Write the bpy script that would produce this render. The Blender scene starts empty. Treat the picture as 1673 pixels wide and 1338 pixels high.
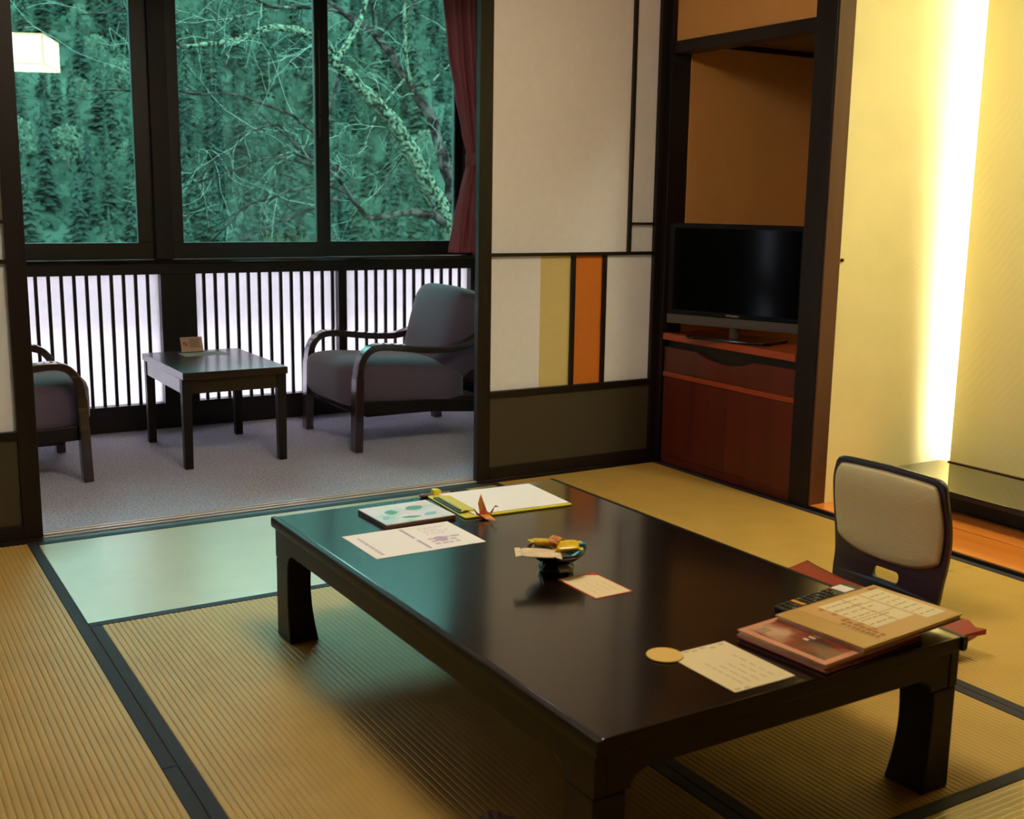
import bpy, bmesh, math, random
from math import sin, cos, pi, radians, sqrt
from mathutils import Vector, Matrix
random.seed(7)
S = bpy.context.scene
C = S.collection

# ------------------------------------------------------------------ camera
cam_data = bpy.data.cameras.new('camera'); cam = bpy.data.objects.new('camera', cam_data); C.objects.link(cam)
R_ = Vector((0.8570280, -0.5150794, 0.0140072)); U_ = Vector((0.0807878, 0.1611696, 0.9836146)); F_ = Vector((0.5088972, 0.8418537, -0.1797390))
M = Matrix.Identity(4)
for i in range(3):
    M[i][0] = R_[i]; M[i][1] = U_[i]; M[i][2] = -F_[i]
M[0][3], M[1][3], M[2][3] = -3.2532, -4.0635, 1.176
cam.matrix_world = M
cam_data.sensor_width = 36; cam_data.lens = 39.99; cam_data.clip_end = 600; cam_data.clip_start = 0.05
cam_data.dof.use_dof = True; cam_data.dof.focus_distance = 4.0; cam_data.dof.aperture_fstop = 5.6
S.camera = cam

# ------------------------------------------------------------------ world, lights, exposure
w = bpy.data.worlds.new('overcast_sky'); S.world = w; w.use_nodes = True
bgn = w.node_tree.nodes['Background']; bgn.inputs[0].default_value = (0.80, 0.86, 1.0, 1); bgn.inputs[1].default_value = 17.5
S.view_settings.view_transform = 'Standard'; S.view_settings.look = 'None'
S.view_settings.exposure = 0.0; S.view_settings.gamma = 1.0; S.view_settings.use_curve_mapping = False
S.cycles.max_bounces = 8; S.cycles.diffuse_bounces = 5; S.cycles.glossy_bounces = 4; S.cycles.transparent_max_bounces = 10
S.cycles.use_denoising = True; S.cycles.caustics_reflective = False; S.cycles.caustics_refractive = False
S.cycles.sample_clamp_indirect = 6.0

def area_light(name, loc, rot, sx, sy, power, col):
    d = bpy.data.lights.new(name, 'AREA'); d.shape = 'RECTANGLE'; d.size = sx; d.size_y = sy; d.energy = power; d.color = col
    o = bpy.data.objects.new(name, d); C.objects.link(o); o.location = loc; o.rotation_euler = rot; return o
LAMP_EMIT = 21.5
TUBE_EMIT = 300.0
# the alcove's own downlight, behind the header beam
area_light('alcove_downlight', (0.28, -2.30, 2.40), (0, radians(-8), 0), 0.12, 0.9, 24, (1.0, 0.94, 0.66))

# ------------------------------------------------------------------ helpers
def lin(c):
    return tuple(((v/255)/12.92 if v/255 <= .04045 else (((v/255)+.055)/1.055)**2.4) for v in c)
def mat(name, rgb, rough=.5, metal=0, spec=.5, bump=None, vary=None, coat=0, coat_rough=.1, emit=None, linear=False, sheen=0):
    """rgb is sRGB 0-255; bump=(scale,strength,stretch); vary=(scale,amount,stretch)"""
    m = bpy.data.materials.new(name); m.use_nodes = True; nt = m.node_tree; b = nt.nodes['Principled BSDF']
    col = rgb if linear else lin(rgb)
    b.inputs['Base Color'].default_value = (*col, 1); b.inputs['Roughness'].default_value = rough; b.inputs['Metallic'].default_value = metal
    b.inputs['Specular IOR Level'].default_value = spec
    b.inputs['Coat Weight'].default_value = coat; b.inputs['Coat Roughness'].default_value = coat_rough
    if sheen: b.inputs['Sheen Weight'].default_value = sheen
    if emit: b.inputs['Emission Color'].default_value = (*emit[0], 1); b.inputs['Emission Strength'].default_value = emit[1]
    def coords(stretch):
        t = nt.nodes.new('ShaderNodeTexCoord'); mp = nt.nodes.new('ShaderNodeMapping'); mp.inputs['Scale'].default_value = stretch
        nt.links.new(t.outputs['Object'], mp.inputs[0]); return mp.outputs[0]
    if bump:
        n = nt.nodes.new('ShaderNodeTexNoise'); n.inputs['Scale'].default_value = bump[0]; n.inputs['Detail'].default_value = 4
        nt.links.new(coords(bump[2] if len(bump) > 2 else (1, 1, 1)), n.inputs['Vector'])
        bp = nt.nodes.new('ShaderNodeBump'); bp.inputs['Strength'].default_value = bump[1]; bp.inputs['Distance'].default_value = .004
        nt.links.new(n.outputs['Fac'], bp.inputs['Height']); nt.links.new(bp.outputs[0], b.inputs['Normal'])
    if vary:
        n = nt.nodes.new('ShaderNodeTexNoise'); n.inputs['Scale'].default_value = vary[0]; n.inputs['Detail'].default_value = 6
        nt.links.new(coords(vary[2] if len(vary) > 2 else (1, 1, 1)), n.inputs['Vector'])
        r = nt.nodes.new('ShaderNodeValToRGB'); a = vary[1]
        r.color_ramp.elements[0].position = .3; r.color_ramp.elements[1].position = .7
        r.color_ramp.elements[0].color = (*[max(0, v*(1-a)) for v in col], 1); r.color_ramp.elements[1].color = (*[min(1, v*(1+a)) for v in col], 1)
        nt.links.new(n.outputs['Fac'], r.inputs[0]); nt.links.new(r.outputs[0], b.inputs['Base Color'])
    return m

def paper_mat(name, rgb, trans=.55):
    m = bpy.data.materials.new(name); m.use_nodes = True; nt = m.node_tree; nt.nodes.remove(nt.nodes['Principled BSDF'])
    out = nt.nodes['Material Output']; d = nt.nodes.new('ShaderNodeBsdfDiffuse'); t = nt.nodes.new('ShaderNodeBsdfTranslucent'); mx = nt.nodes.new('ShaderNodeMixShader')
    n = nt.nodes.new('ShaderNodeTexNoise'); n.inputs['Scale'].default_value = 30; n.inputs['Detail'].default_value = 6
    tc = nt.nodes.new('ShaderNodeTexCoord'); nt.links.new(tc.outputs['Object'], n.inputs['Vector'])
    rp = nt.nodes.new('ShaderNodeValToRGB'); c = lin(rgb)
    rp.color_ramp.elements[0].color = (*[v*.94 for v in c], 1); rp.color_ramp.elements[1].color = (*[min(1, v*1.03) for v in c], 1)
    nt.links.new(n.outputs['Fac'], rp.inputs[0])
    nt.links.new(rp.outputs[0], d.inputs[0]); nt.links.new(rp.outputs[0], t.inputs[0]); mx.inputs[0].default_value = trans
    nt.links.new(d.outputs[0], mx.inputs[1]); nt.links.new(t.outputs[0], mx.inputs[2]); nt.links.new(mx.outputs[0], out.inputs[0]); return m

def glass_mat(name, tint, refl=1.0):
    m = bpy.data.materials.new(name); m.use_nodes = True; nt = m.node_tree; nt.nodes.remove(nt.nodes['Principled BSDF'])
    out = nt.nodes['Material Output']; t = nt.nodes.new('ShaderNodeBsdfTransparent'); t.inputs[0].default_value = (*tint, 1)
    g = nt.nodes.new('ShaderNodeBsdfGlossy'); g.inputs['Roughness'].default_value = 0.0; g.inputs[0].default_value = (refl, refl, refl, 1)
    f = nt.nodes.new('ShaderNodeFresnel'); f.inputs[0].default_value = 1.5; mx = nt.nodes.new('ShaderNodeMixShader')
    nt.links.new(f.outputs[0], mx.inputs[0]); nt.links.new(t.outputs[0], mx.inputs[1]); nt.links.new(g.outputs[0], mx.inputs[2]); nt.links.new(mx.outputs[0], out.inputs[0]); return m

class MB:
    def __init__(s): s.v = []; s.f = []
    def add(s, vs, fs):
        o = len(s.v); s.v += [tuple(p) for p in vs]; s.f += [tuple(i+o for i in f) for f in fs]; return s
    def box(s, a, b):
        x0, y0, z0 = a; x1, y1, z1 = b
        return s.add([(x0,y0,z0),(x1,y0,z0),(x1,y1,z0),(x0,y1,z0),(x0,y0,z1),(x1,y0,z1),(x1,y1,z1),(x0,y1,z1)],
                     [(3,2,1,0),(4,5,6,7),(0,1,5,4),(1,2,6,5),(2,3,7,6),(3,0,4,7)])
    def quad(s, *p): return s.add(p, [tuple(range(len(p)))])
    def prism(s, poly, ax, a, b):
        """poly of 2D points extruded along axis ax ('x','y','z') from a to b"""
        def P(p, t):
            return {'x': (t, p[0], p[1]), 'y': (p[0], t, p[1]), 'z': (p[0], p[1], t)}[ax]
        n = len(poly)
        return s.add([P(p, a) for p in poly] + [P(p, b) for p in poly],
                     [tuple(range(n-1, -1, -1)), tuple(range(n, 2*n))] + [(i, (i+1) % n, (i+1) % n + n, i+n) for i in range(n)])
    def tube(s, path, rad, n=8, caps=True):
        path = [Vector(p) for p in path]; k = len(path); o = len(s.v); up = Vector((0.123, 0.31, 1)).normalized()
        for i, p in enumerate(path):
            t = (path[min(i+1, k-1)] - path[max(i-1, 0)]).normalized(); a = t.cross(up)
            if a.length < .05: a = t.cross(Vector((1, 0, 0)))
            a.normalize(); b = t.cross(a); r = rad[i] if isinstance(rad, (list, tuple)) else rad
            for j in range(n):
                an = 2*pi*j/n; s.v.append(tuple(p + a*(r*cos(an)) + b*(r*sin(an))))
        for i in range(k-1):
            for j in range(n):
                s.f.append((o+i*n+j, o+i*n+(j+1) % n, o+(i+1)*n+(j+1) % n, o+(i+1)*n+j))
        if caps: s.f.append(tuple(o+j for j in range(n-1, -1, -1))); s.f.append(tuple(o+(k-1)*n+j for j in range(n)))
        return s
    def strip(s, path, y0, y1, th):
        """flat bent board: path in xz, board from y0 to y1, thickness th (number or list)"""
        k = len(path); o = len(s.v)
        for i, p in enumerate(path):
            q0 = path[max(i-1, 0)]; q1 = path[min(i+1, k-1)]; dx, dz = q1[0]-q0[0], q1[1]-q0[1]; l = math.hypot(dx, dz) or 1
            h = (th[i] if isinstance(th, (list, tuple)) else th)/2; nx, nz = -dz/l*h, dx/l*h
            s.v += [(p[0]+nx, y0, p[1]+nz), (p[0]+nx, y1, p[1]+nz), (p[0]-nx, y1, p[1]-nz), (p[0]-nx, y0, p[1]-nz)]
        for i in range(k-1):
            for j in range(4): s.f.append((o+i*4+j, o+i*4+(j+1) % 4, o+(i+1)*4+(j+1) % 4, o+(i+1)*4+j))
        s.f.append((o+3, o+2, o+1, o)); e = o+(k-1)*4; s.f.append((e, e+1, e+2, e+3)); return s
    def lathe(s, prof, n=32, c=(0, 0, 0)):
        o = len(s.v); k = len(prof)
        for r, z in prof:
            for j in range(n): a = 2*pi*j/n; s.v.append((c[0]+r*cos(a), c[1]+r*sin(a), c[2]+z))
        for i in range(k-1):
            for j in range(n): s.f.append((o+i*n+j, o+i*n+(j+1) % n, o+(i+1)*n+(j+1) % n, o+(i+1)*n+j))
        s.f.append(tuple(o+j for j in range(n-1, -1, -1))); s.f.append(tuple(o+(k-1)*n+j for j in range(n))); return s
    def cushion(s, c, sz, e=.35, nu=28, nv=16, ex=None):
        """superellipsoid: half sizes sz about c; e small = boxier"""
        o = len(s.v); pw = lambda t, q: math.copysign(abs(t)**q, t)
        ez = ex or e
        for i in range(1, nv):
            ph = -pi/2 + pi*i/nv
            for j in range(nu):
                th = 2*pi*j/nu
                s.v.append((c[0]+sz[0]*pw(cos(ph), ez)*pw(cos(th), e), c[1]+sz[1]*pw(cos(ph), ez)*pw(sin(th), e), c[2]+sz[2]*pw(sin(ph), ez)))
        b = len(s.v); s.v += [(c[0], c[1], c[2]-sz[2]), (c[0], c[1], c[2]+sz[2])]
        for i in range(nv-2):
            for j in range(nu): s.f.append((o+i*nu+j, o+i*nu+(j+1) % nu, o+(i+1)*nu+(j+1) % nu, o+(i+1)*nu+j))
        for j in range(nu):
            s.f.append((b, o+(j+1) % nu, o+j)); s.f.append((b+1, o+(nv-2)*nu+j, o+(nv-2)*nu+(j+1) % nu))
        return s
    def map(s, fn): s.v = [tuple(fn(Vector(p))) for p in s.v]; return s
    def build(s, name, m, parent=None, bevel=0, smooth=False, loc=None, label=None, kind=None, rot=None, seg=2):
        me = bpy.data.meshes.new(name); me.from_pydata(s.v, [], s.f); me.update()
        if smooth:
            for p in me.polygons: p.use_smooth = True
        o = bpy.data.objects.new(name, me); C.objects.link(o); me.materials.append(m)
        if parent: o.parent = parent
        if loc: o.location = loc
        if rot: o.rotation_euler = rot
        if bevel:
            b = o.modifiers.new('bevel', 'BEVEL'); b.width = bevel; b.segments = seg; b.limit_method = 'ANGLE'; b.angle_limit = radians(40)
        if label: o['label'] = label
        if kind: o['kind'] = kind
        return o
def box(name, a, b, m, parent=None, bevel=.0015, **k): return MB().box(a, b).build(name, m, parent, bevel, **k)
def cbox(c, d): return MB().box([c[i]-d[i]/2 for i in range(3)], [c[i]+d[i]/2 for i in range(3)])
def tag(o, label, cat, group=None, kind=None):
    o['label'] = label; o['category'] = cat
    if group: o['group'] = group
    if kind: o['kind'] = kind
    return o
def thing(name, label, cat, loc=(0, 0, 0), rz=0, group=None):
    o = bpy.data.objects.new(name, None); C.objects.link(o); o.location = loc; o.rotation_euler = (0, 0, rz); o.empty_display_size = .1
    return tag(o, label, cat, group)
def struct(name, label=None):
    o = bpy.data.objects.new(name, None); C.objects.link(o); o['kind'] = 'structure'
    if label: o['label'] = label; 
    return o
def sbox(name, a, b, m, bevel=.0015, label=None):
    o = box(name, a, b, m, None, bevel); o['kind'] = 'structure'
    if label: o['label'] = label
    return o
def copy_tree(o, parent=None):
    c = o.copy(); C.objects.link(c)
    if parent: c.parent = parent
    for ch in list(o.children): copy_tree(ch, c)
    return c
def plate(name, outline, holes, th, m, parent=None, bev=.003, frame=None, loc=None, rot=None):
    """flat board with a smooth outline and holes, drawn in 2D, thickness th; frame maps (u,v,w) to local xyz"""
    cu = bpy.data.curves.new(name, 'CURVE'); cu.dimensions = '2D'; cu.fill_mode = 'BOTH'; cu.extrude = th/2 - bev; cu.bevel_depth = bev; cu.bevel_resolution = 2
    for pts in [outline] + holes:
        sp = cu.splines.new('POLY'); sp.points.add(len(pts)-1); sp.use_cyclic_u = True
        for p, q in zip(sp.points, pts): p.co = (q[0], q[1], 0, 1)
    t = bpy.data.objects.new('tmp', cu); C.objects.link(t)
    me = bpy.data.meshes.new_from_object(t.evaluated_get(bpy.context.evaluated_depsgraph_get())); bpy.data.objects.remove(t); bpy.data.curves.remove(cu)
    me.name = name
    if frame:
        for v in me.vertices: v.co = frame(*v.co)
    me.materials.clear(); me.materials.append(m)
    o = bpy.data.objects.new(name, me); C.objects.link(o)
    if parent: o.parent = parent
    if loc: o.location = loc
    if rot: o.rotation_euler = rot
    return o
def text_mesh(name, body, size, m, parent, loc, rot, depth=.0004, align='CENTER'):
    cu = bpy.data.curves.new(name, 'FONT'); cu.body = body; cu.size = size; cu.extrude = depth; cu.align_x = align; cu.align_y = 'CENTER'
    t = bpy.data.objects.new('tmp', cu); C.objects.link(t)
    me = bpy.data.meshes.new_from_object(t.evaluated_get(bpy.context.evaluated_depsgraph_get())); bpy.data.objects.remove(t); bpy.data.curves.remove(cu)
    me.name = name; me.materials.clear(); me.materials.append(m)
    o = bpy.data.objects.new(name, me); C.objects.link(o); o.parent = parent; o.location = loc; o.rotation_euler = rot; return o
def rounded(pts, r, n=5):
    """round the corners of a 2D polygon; r number or list"""
    out = []; k = len(pts)
    for i in range(k):
        p = Vector(pts[i]); a = Vector(pts[i-1]); b = Vector(pts[(i+1) % k]); rr = r[i] if isinstance(r, (list, tuple)) else r
        if rr <= 0: out.append(tuple(p)); continue
        da = (a-p).normalized(); db = (b-p).normalized(); rr = min(rr, (a-p).length*.49, (b-p).length*.49)
        for j in range(n+1):
            t = j/n; q = (p+da*rr)*(1-t)**2 + p*2*t*(1-t) + (p+db*rr)*t*t; out.append((q.x, q.y))
    return out

# ------------------------------------------------------------------ materials
DARK = mat('dark_stained_wood', (25, 15, 14), .45, spec=.35, bump=(40, .12, (1, 1, .06)), vary=(14, .35, (1, 1, .06)))
DARKH = mat('dark_stained_wood_level', (25, 15, 14), .45, spec=.35, bump=(40, .12, (.06, 1, 1)), vary=(14, .35, (.06, 1, 1)))
FRAME = mat('dark_window_frame', (26, 20, 20), .35)
REDW = mat('red_brown_cabinet_wood', (88, 32, 19), .38, vary=(10, .28, (1, 1, .08)))
REDE = mat('bright_red_edge_wood', (160, 68, 34), .35, vary=(10, .2, (1, .08, 1)))
ORANGE = mat('orange_varnished_board', (232, 140, 56), .18, vary=(5, .22, (1, .12, 1)), coat=.4)
PILLAR = mat('brown_polished_post', (84, 52, 35), .4, vary=(16, .25, (1, 1, .05)))
LACQ = mat('black_brown_lacquer', (22, 13, 11), .20, spec=.5, coat=.85, coat_rough=.12)
LACQL = mat('dark_leg_lacquer', (26, 16, 14), .42, spec=.28)
LACQ2 = mat('dark_brown_lacquer', (34, 21, 21), .3, spec=.5, coat=.15)
BLACKGL = mat('black_gloss_board', (14, 11, 10), .06, spec=1.0, coat=1.0, coat_rough=.04)
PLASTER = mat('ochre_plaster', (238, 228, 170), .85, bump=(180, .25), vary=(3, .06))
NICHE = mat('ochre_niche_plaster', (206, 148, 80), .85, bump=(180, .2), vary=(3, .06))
CREAM = mat('cream_wall', (222, 200, 150), .85, bump=(120, .15))
DIM = mat('brown_wall_cloth', (96, 74, 50), .85, bump=(120, .15))
CEIL = mat('pale_wood_ceiling', (128, 102, 68), .7, vary=(6, .12, (1, .05, 1)))
BLACK = mat('black', (12, 11, 12), .5)
WHITE = mat('white_print', (240, 238, 232), .6)
PAPER = mat('white_paper', (250, 246, 246), .65, bump=(60, .05))

# ================================================================== FLOOR: tatami
TATAMI = mat('woven_rush_mat', (205, 170, 92), .62, bump=(260, .18, (1, 1, 1)), vary=(5, .10))
def tatami_rib(name, along):
    m = mat(name, (194, 158, 78), .30 if along == 'x' else .5, coat=.65 if along == 'x' else 0, coat_rough=.25, spec=.75 if along == 'x' else .35, vary=(6, .06))
    nt = m.node_tree; b = nt.nodes['Principled BSDF']
    n = nt.nodes.new('ShaderNodeTexNoise'); n.inputs['Scale'].default_value = 90; n.inputs['Detail'].default_value = 3
    t = nt.nodes.new('ShaderNodeTexCoord'); mp = nt.nodes.new('ShaderNodeMapping'); mp.inputs['Scale'].default_value = (.35, 3.2, 1) if along == 'y' else (3.2, .35, 1)
    nt.links.new(t.outputs['Object'], mp.inputs[0]); nt.links.new(mp.outputs[0], n.inputs['Vector'])
    bp = nt.nodes.new('ShaderNodeBump'); bp.inputs['Strength'].default_value = .15; bp.inputs['Distance'].default_value = .002
    nt.links.new(n.outputs['Fac'], bp.inputs['Height']); nt.links.new(bp.outputs[0], b.inputs['Normal']); return m
TAT = {'x': tatami_rib('woven_rush_x', 'x'), 'y': tatami_rib('woven_rush_y', 'y')}
HERI = mat('navy_cloth_border', (42, 40, 50), .75, bump=(500, .3))
floor = struct('floor')
box('subfloor', (-3.80, -5.4, -.12), (1.06, 1.95, -.061), DARKH, floor, 0)
box('mat_edge_strip', (-.0035, -.836, -.06), (.0085, .0, .001), DARK, floor, 0)
def tatami(x0, x1, y0, y1, along):
    g = .0012; x0 += g; x1 -= g; y0 += g; y1 -= g
    bw = .030; m = MB(); prof = []
    a0, a1 = (x0, x1) if along == 'y' else (y0, y1)        # across
    l0, l1 = (y0, y1) if along == 'y' else (x0, x1)        # along
    n = max(1, round((a1-a0-2*bw)/.0152)); p = (a1-a0-2*bw)/n
    prof.append((a0+bw, -.004))
    for i in range(n):
        for t, h in ((.0, -.0016), (.14, -.0003), (.36, 0), (.64, 0), (.86, -.0003)): prof.append((a0+bw+(i+t)*p, h*(.4 if along == 'x' else 1)))
    prof.append((a1-bw, -.0021)); k = len(prof)
    P = (lambda a, l, z: (a, l, z)) if along == 'y' else (lambda a, l, z: (l, a, z))
    m.v = [P(a, l0, z) for a, z in prof] + [P(a, l1, z) for a, z in prof]
    m.f = [(i, i+1, i+1+k, i+k) if along == 'y' else (i, i+k, i+1+k, i+1) for i in range(k-1)]
    m.box((x0, y0, -.055), (x1, y1, -.006))
    if along == 'y': m.box((x0, y0, -.006), (x0+bw, y1, -.0025)); m.box((x1-bw, y0, -.006), (x1, y1, -.0025))
    o = m.build('tatami_mat', TAT[along], floor)
    for s in (0, 1):
        b = MB()
        if along == 'y': b.box((x0 if s == 0 else x1-bw, y0, -.0025), (x0+bw if s == 0 else x1, y1, .0008))
        else: b.box((x0, y0 if s == 0 else y1-bw, -.0025), (x1, y0+bw if s == 0 else y1, .0008))
        b.build('mat_border', HERI, o, .0006)
YE = -.005
XA, XB, XC = -2.70, -1.80, -.90
YA, YB, YC, YD = -.905, -1.81, -2.70, -3.60
tatami(XA, XC, YA, YE, 'x')
tatami(XA, XB, YC, YA, 'y'); tatami(XB, XC, YC, YA, 'y')
tatami(XC, -.004, YB+.07, YE, 'y'); tatami(XC, -.004, YD, YB+.07, 'y')
tatami(XA, XC, YD, YC, 'x')
tatami(-3.60, XA, YB, YE, 'y'); tatami(-3.60, XA, YD, YB, 'y')
box('entry_board', (-3.75, -5.3, -.055), (.05, -3.603, -.004), ORANGE, floor, .002)

# threshold with sliding grooves
th = struct('trim_1', 'dark sliding-door threshold with pale groove strips')
box('sill_board', (-3.6, .0, -.05), (0, .135, -.001), DARKH, th, .002)
RAILW = mat('pale_worn_groove', (238, 222, 222), .2, vary=(20, .2, (.05, 1, 1)))
for y in (.040, .075, .104): box('groove_strip', (-3.6, y, -.001), (0, y+.014, .0035), RAILW, th, .001)

# ================================================================== shoji wall
SP = paper_mat('shoji_paper', (254, 248, 248), .26)
SPY = paper_mat('yellow_show_through_paper', (240, 218, 160), .36)  # yellow stands for a rear door's orange panel showing through the paper
SPO = paper_mat('orange_shoji_paper', (232, 142, 62), .25)
OLIVE = mat('olive_brown_panel', (68, 61, 47), .6, bump=(200, .1))
KUM = DARK
def shoji(name, x0, x1, y, stripe=True, hand=None):
    """sliding panel, right edge x1, y = front face; the pane layout is measured from the right edge"""
    d = struct(name); yb = y+.032; H = 2.20
    X = lambda v: x1+v
    sw = .062 if hand is None else .055
    box('stile', (x0, y, .002), (x0+sw, yb, H), DARK, d, .002)
    box('stile', (X(-.062), y, .002), (x1, yb, H), DARK, d, .002)
    L, Rr = x0+sw, X(-.062)
    box('bottom_rail', (L, y, .002), (Rr, yb, .056), DARKH, d, .002)
    box('middle_rail', (L, y, .357), (Rr, yb, .384), DARKH, d, .002)
    box('top_rail', (L, y, 2.14), (Rr, yb, H), DARKH, d, .002)
    box('skirt_panel', (L, y+.010, .056), (Rr, y+.020, .357), OLIVE, d, 0)
    bar = lambda a, b: box('lattice_bar', a, b, KUM, d, .001)
    ya, yz = y+.003, y+.020
    bar((L, ya, .950), (Rr, yz, .964))
    yp = y+.021; e = .001
    pane = lambda xa, xb, za, zb, m=SP, nm='paper_pane': box(nm, (xa, yp, za), (xb, yp+.002, zb), m, d, 0)
    v = X(-.206); bar((v, ya, .964), (v+.015, yz, 2.14)); bar((v+.015, ya, 1.082), (Rr, yz, 1.093))
    pane(L, v+.0075, .957, 2.14); pane(v+.0085, Rr, 1.0875, 2.14); pane(v+.0085, Rr, .957, 1.0865)
    b1, b2 = X(-.503), X(-.335)
    bar((b1, ya, .384), (b1+.018, yz, .950)); bar((b2, ya, .384), (b2+.016, yz, .950))
    ys = X(-.655)
    pane(L, ys, .384, .956); pane(ys+e, b1+.009, .384, .956, SPY, 'show_through_pane')
    pane(b1+.010, b2+.008, .384, .956, SPO, 'orange_paper_pane'); pane(b2+.009, Rr, .384, .956)
    h = MB().prism(rounded([(-.011, -.045), (.011, -.045), (.011, .045), (-.011, .045)], .011), 'y', y-.0015, y+.001)
    h.build('finger_pull', BLACK, d, 0, loc=(x0+sw*.5, 0, .80)) if hand is None else None
    return d
shoji('door_1', -.945, .026, .036)
shoji('door_2', -3.655, -2.672, .036, hand=1)
kam = struct('trim_2', 'dark lintel beam with grooves above the paper doors')
box('lintel_beam', (-3.6, .0, 2.205), (0.0, .135, 2.31), DARKH, kam, .002)
box('picture_rail', (-3.6, -.035, 2.31), (0.0, .02, 2.41), DARKH, kam, .002)
sbox('wall_back_of_mats', (-3.6, .02, 2.31), (.0, .12, 2.62), CREAM, 0)['kind'] = 'structure'
C.objects['wall_back_of_mats'].name = 'wall_north'

# posts
sbox('trim_3', (-.001, .004, -.05), (.105, .14, 2.62), DARK, .002, 'dark corner post between paper door and television niche')
sbox('trim_4', (.0, -.943, -.05), (.088, -.837, 2.62), DARK, .002, 'square post between niche and alcove')
# brown polished side of the alcove post
sbox('trim_5', (.004, -.952, -.05), (.086, -.9435, 2.62), PILLAR, .0015, 'brown board on the alcove side of the post')
# niche
sbox('trim_6', (.004, -.836, 1.822), (.09, .003, 1.872), DARKH, .002, 'dark lintel over the television niche')
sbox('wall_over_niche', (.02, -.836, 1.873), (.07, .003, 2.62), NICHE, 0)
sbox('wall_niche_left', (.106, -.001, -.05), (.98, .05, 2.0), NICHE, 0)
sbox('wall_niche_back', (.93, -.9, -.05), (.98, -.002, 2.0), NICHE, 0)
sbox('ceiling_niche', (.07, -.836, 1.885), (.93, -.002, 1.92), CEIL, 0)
sbox('trim_7', (.091, -.018, 1.862), (.92, -.0015, 1.884), DARKH, .001, 'thin dark batten under the niche ceiling')

# ================================================================== alcove
EMB = mat('embossed_alcove_paper', (236, 226, 166), .7)
def emboss(m):
    nt = m.node_tree; b = nt.nodes['Principled BSDF']; t = nt.nodes.new('ShaderNodeTexCoord')
    def wav(sc, rot, dist):
        mp = nt.nodes.new('ShaderNodeMapping'); mp.inputs['Rotation'].default_value = rot; nt.links.new(t.outputs['Object'], mp.inputs[0])
        w_ = nt.nodes.new('ShaderNodeTexWave'); w_.inputs['Scale'].default_value = sc; w_.inputs['Distortion'].default_value = dist; w_.inputs['Detail'].default_value = 2
        w_.bands_direction = 'Y'; nt.links.new(mp.outputs[0], w_.inputs[0]); return w_.outputs['Fac']
    a = wav(11, (radians(38), 0, 0), 3.0); c = wav(11, (radians(-38), 0, 0), 3.0)
    n = nt.nodes.new('ShaderNodeTexNoise'); n.inputs['Scale'].default_value = 5; nt.links.new(t.outputs['Object'], n.inputs['Vector'])
    r = nt.nodes.new('ShaderNodeValToRGB'); r.color_ramp.elements[0].position = .47; r.color_ramp.elements[1].position = .53; nt.links.new(n.outputs['Fac'], r.inputs[0])
    mx = nt.nodes.new('ShaderNodeMix'); nt.links.new(r.outputs[0], mx.inputs[0]); nt.links.new(a, mx.inputs[2]); nt.links.new(c, mx.inputs[3])
    bp = nt.nodes.new('ShaderNodeBump'); bp.inputs['Strength'].default_value = .09; bp.inputs['Distance'].default_value = .003
    nt.links.new(mx.outputs[0], bp.inputs['Height']); nt.links.new(bp.outputs[0], b.inputs['Normal'])
emboss(EMB)
AY0 = -2.86
sbox('wall_alcove_left', (.0865, -.949, -.05), (1.02, -.905, 2.62), PLASTER, 0)
sbox('wall_alcove_back', (.765, AY0, .091), (.790, -1.000, 2.62), EMB, 0)
sbox('wall_alcove_rear', (.97, AY0, -.05), (1.02, -.951, 2.62), PLASTER, 0)
sbox('wall_alcove_right', (.0, AY0-.1, -.05), (1.02, AY0, 2.62), PLASTER, 0)
tube = thing('tube_lamp', 'vertical fluorescent tube hidden in the slot behind the alcove wall panel', 'lamp', (.86, -1.0105, .126))
TUBE = mat('lit_tube', (255, 236, 190), .4, emit=((1.0, .92, .70), TUBE_EMIT))
MB().tube([(0, -.012, .010), (0, .0015, 2.18)], .006, 12).build('glass_tube', TUBE, tube, smooth=True)
for z, yy in ((.0, -.0121), (2.18, .0021)): MB().lathe([(.009, 0), (.009, .012)], 16, (0, yy, z)).build('end_cap', WHITE, tube)
box('batten_housing', (.018, -.03, 0), (.05, .02, 2.21), WHITE, tube, .002)
fa = struct('floor_alcove', 'orange varnished boards of the alcove floor')
for i, (a, b) in enumerate(((.0, .245), (.246, .49), (.491, .77))):
    box('floor_board', (a+.010, AY0, -.03), (b, -.951, .0145), ORANGE, fa, .0012)
box('edge_strip', (.0, AY0, -.05), (.0095, -.945, .012), DARK, fa, .001)
sh = thing('alcove_shelf', 'low glossy black shelf board along the alcove back wall', 'shelf', (.55, -1.9, .03))
sb_ = box('shelf_board', (-.219, AY0+1.902, .070), (.213, .945, .0905), BLACKGL, sh, .0015); sb_.data.materials.append(BLACK)
for p in sb_.data.polygons:
    if p.normal.z < .5: p.material_index = 1
box('plinth', (-.10, AY0+1.904, -.0145), (.20, .940, .070), BLACK, sh, .001)
box('back_batten', (.2015, AY0+1.902, .0915), (.2135, .900, .0955), PILLAR, sh, .001)
nl = tag(MB().tube([(0, 0, 0), (0, -.008, 0), (0, -.010, 0)], [.0065, .0065, .004], 12).lathe([(.0001, 0), (.0001, 0)], 6).build('wall_hook', mat('dark_iron', (50, 34, 24), .5, .6), None, 0, True, (.096, -.949, .973)), 'small dark peg in the yellow alcove wall beside the brown post', 'hook')
# header beam over the alcove
sbox('trim_8', (.0, AY0, 2.08), (.09, -.953, 2.2), DARKH, .002, 'dark beam across the top of the alcove')
sbox('wall_over_alcove', (.02, AY0, 2.2), (.07, -.953, 2.62), PLASTER, 0)
sbox('trim_9', (-.002, AY0-.105, -.05), (.09, AY0-.001, 2.62), DARK, .002, 'dark post at the near end of the alcove')
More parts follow.
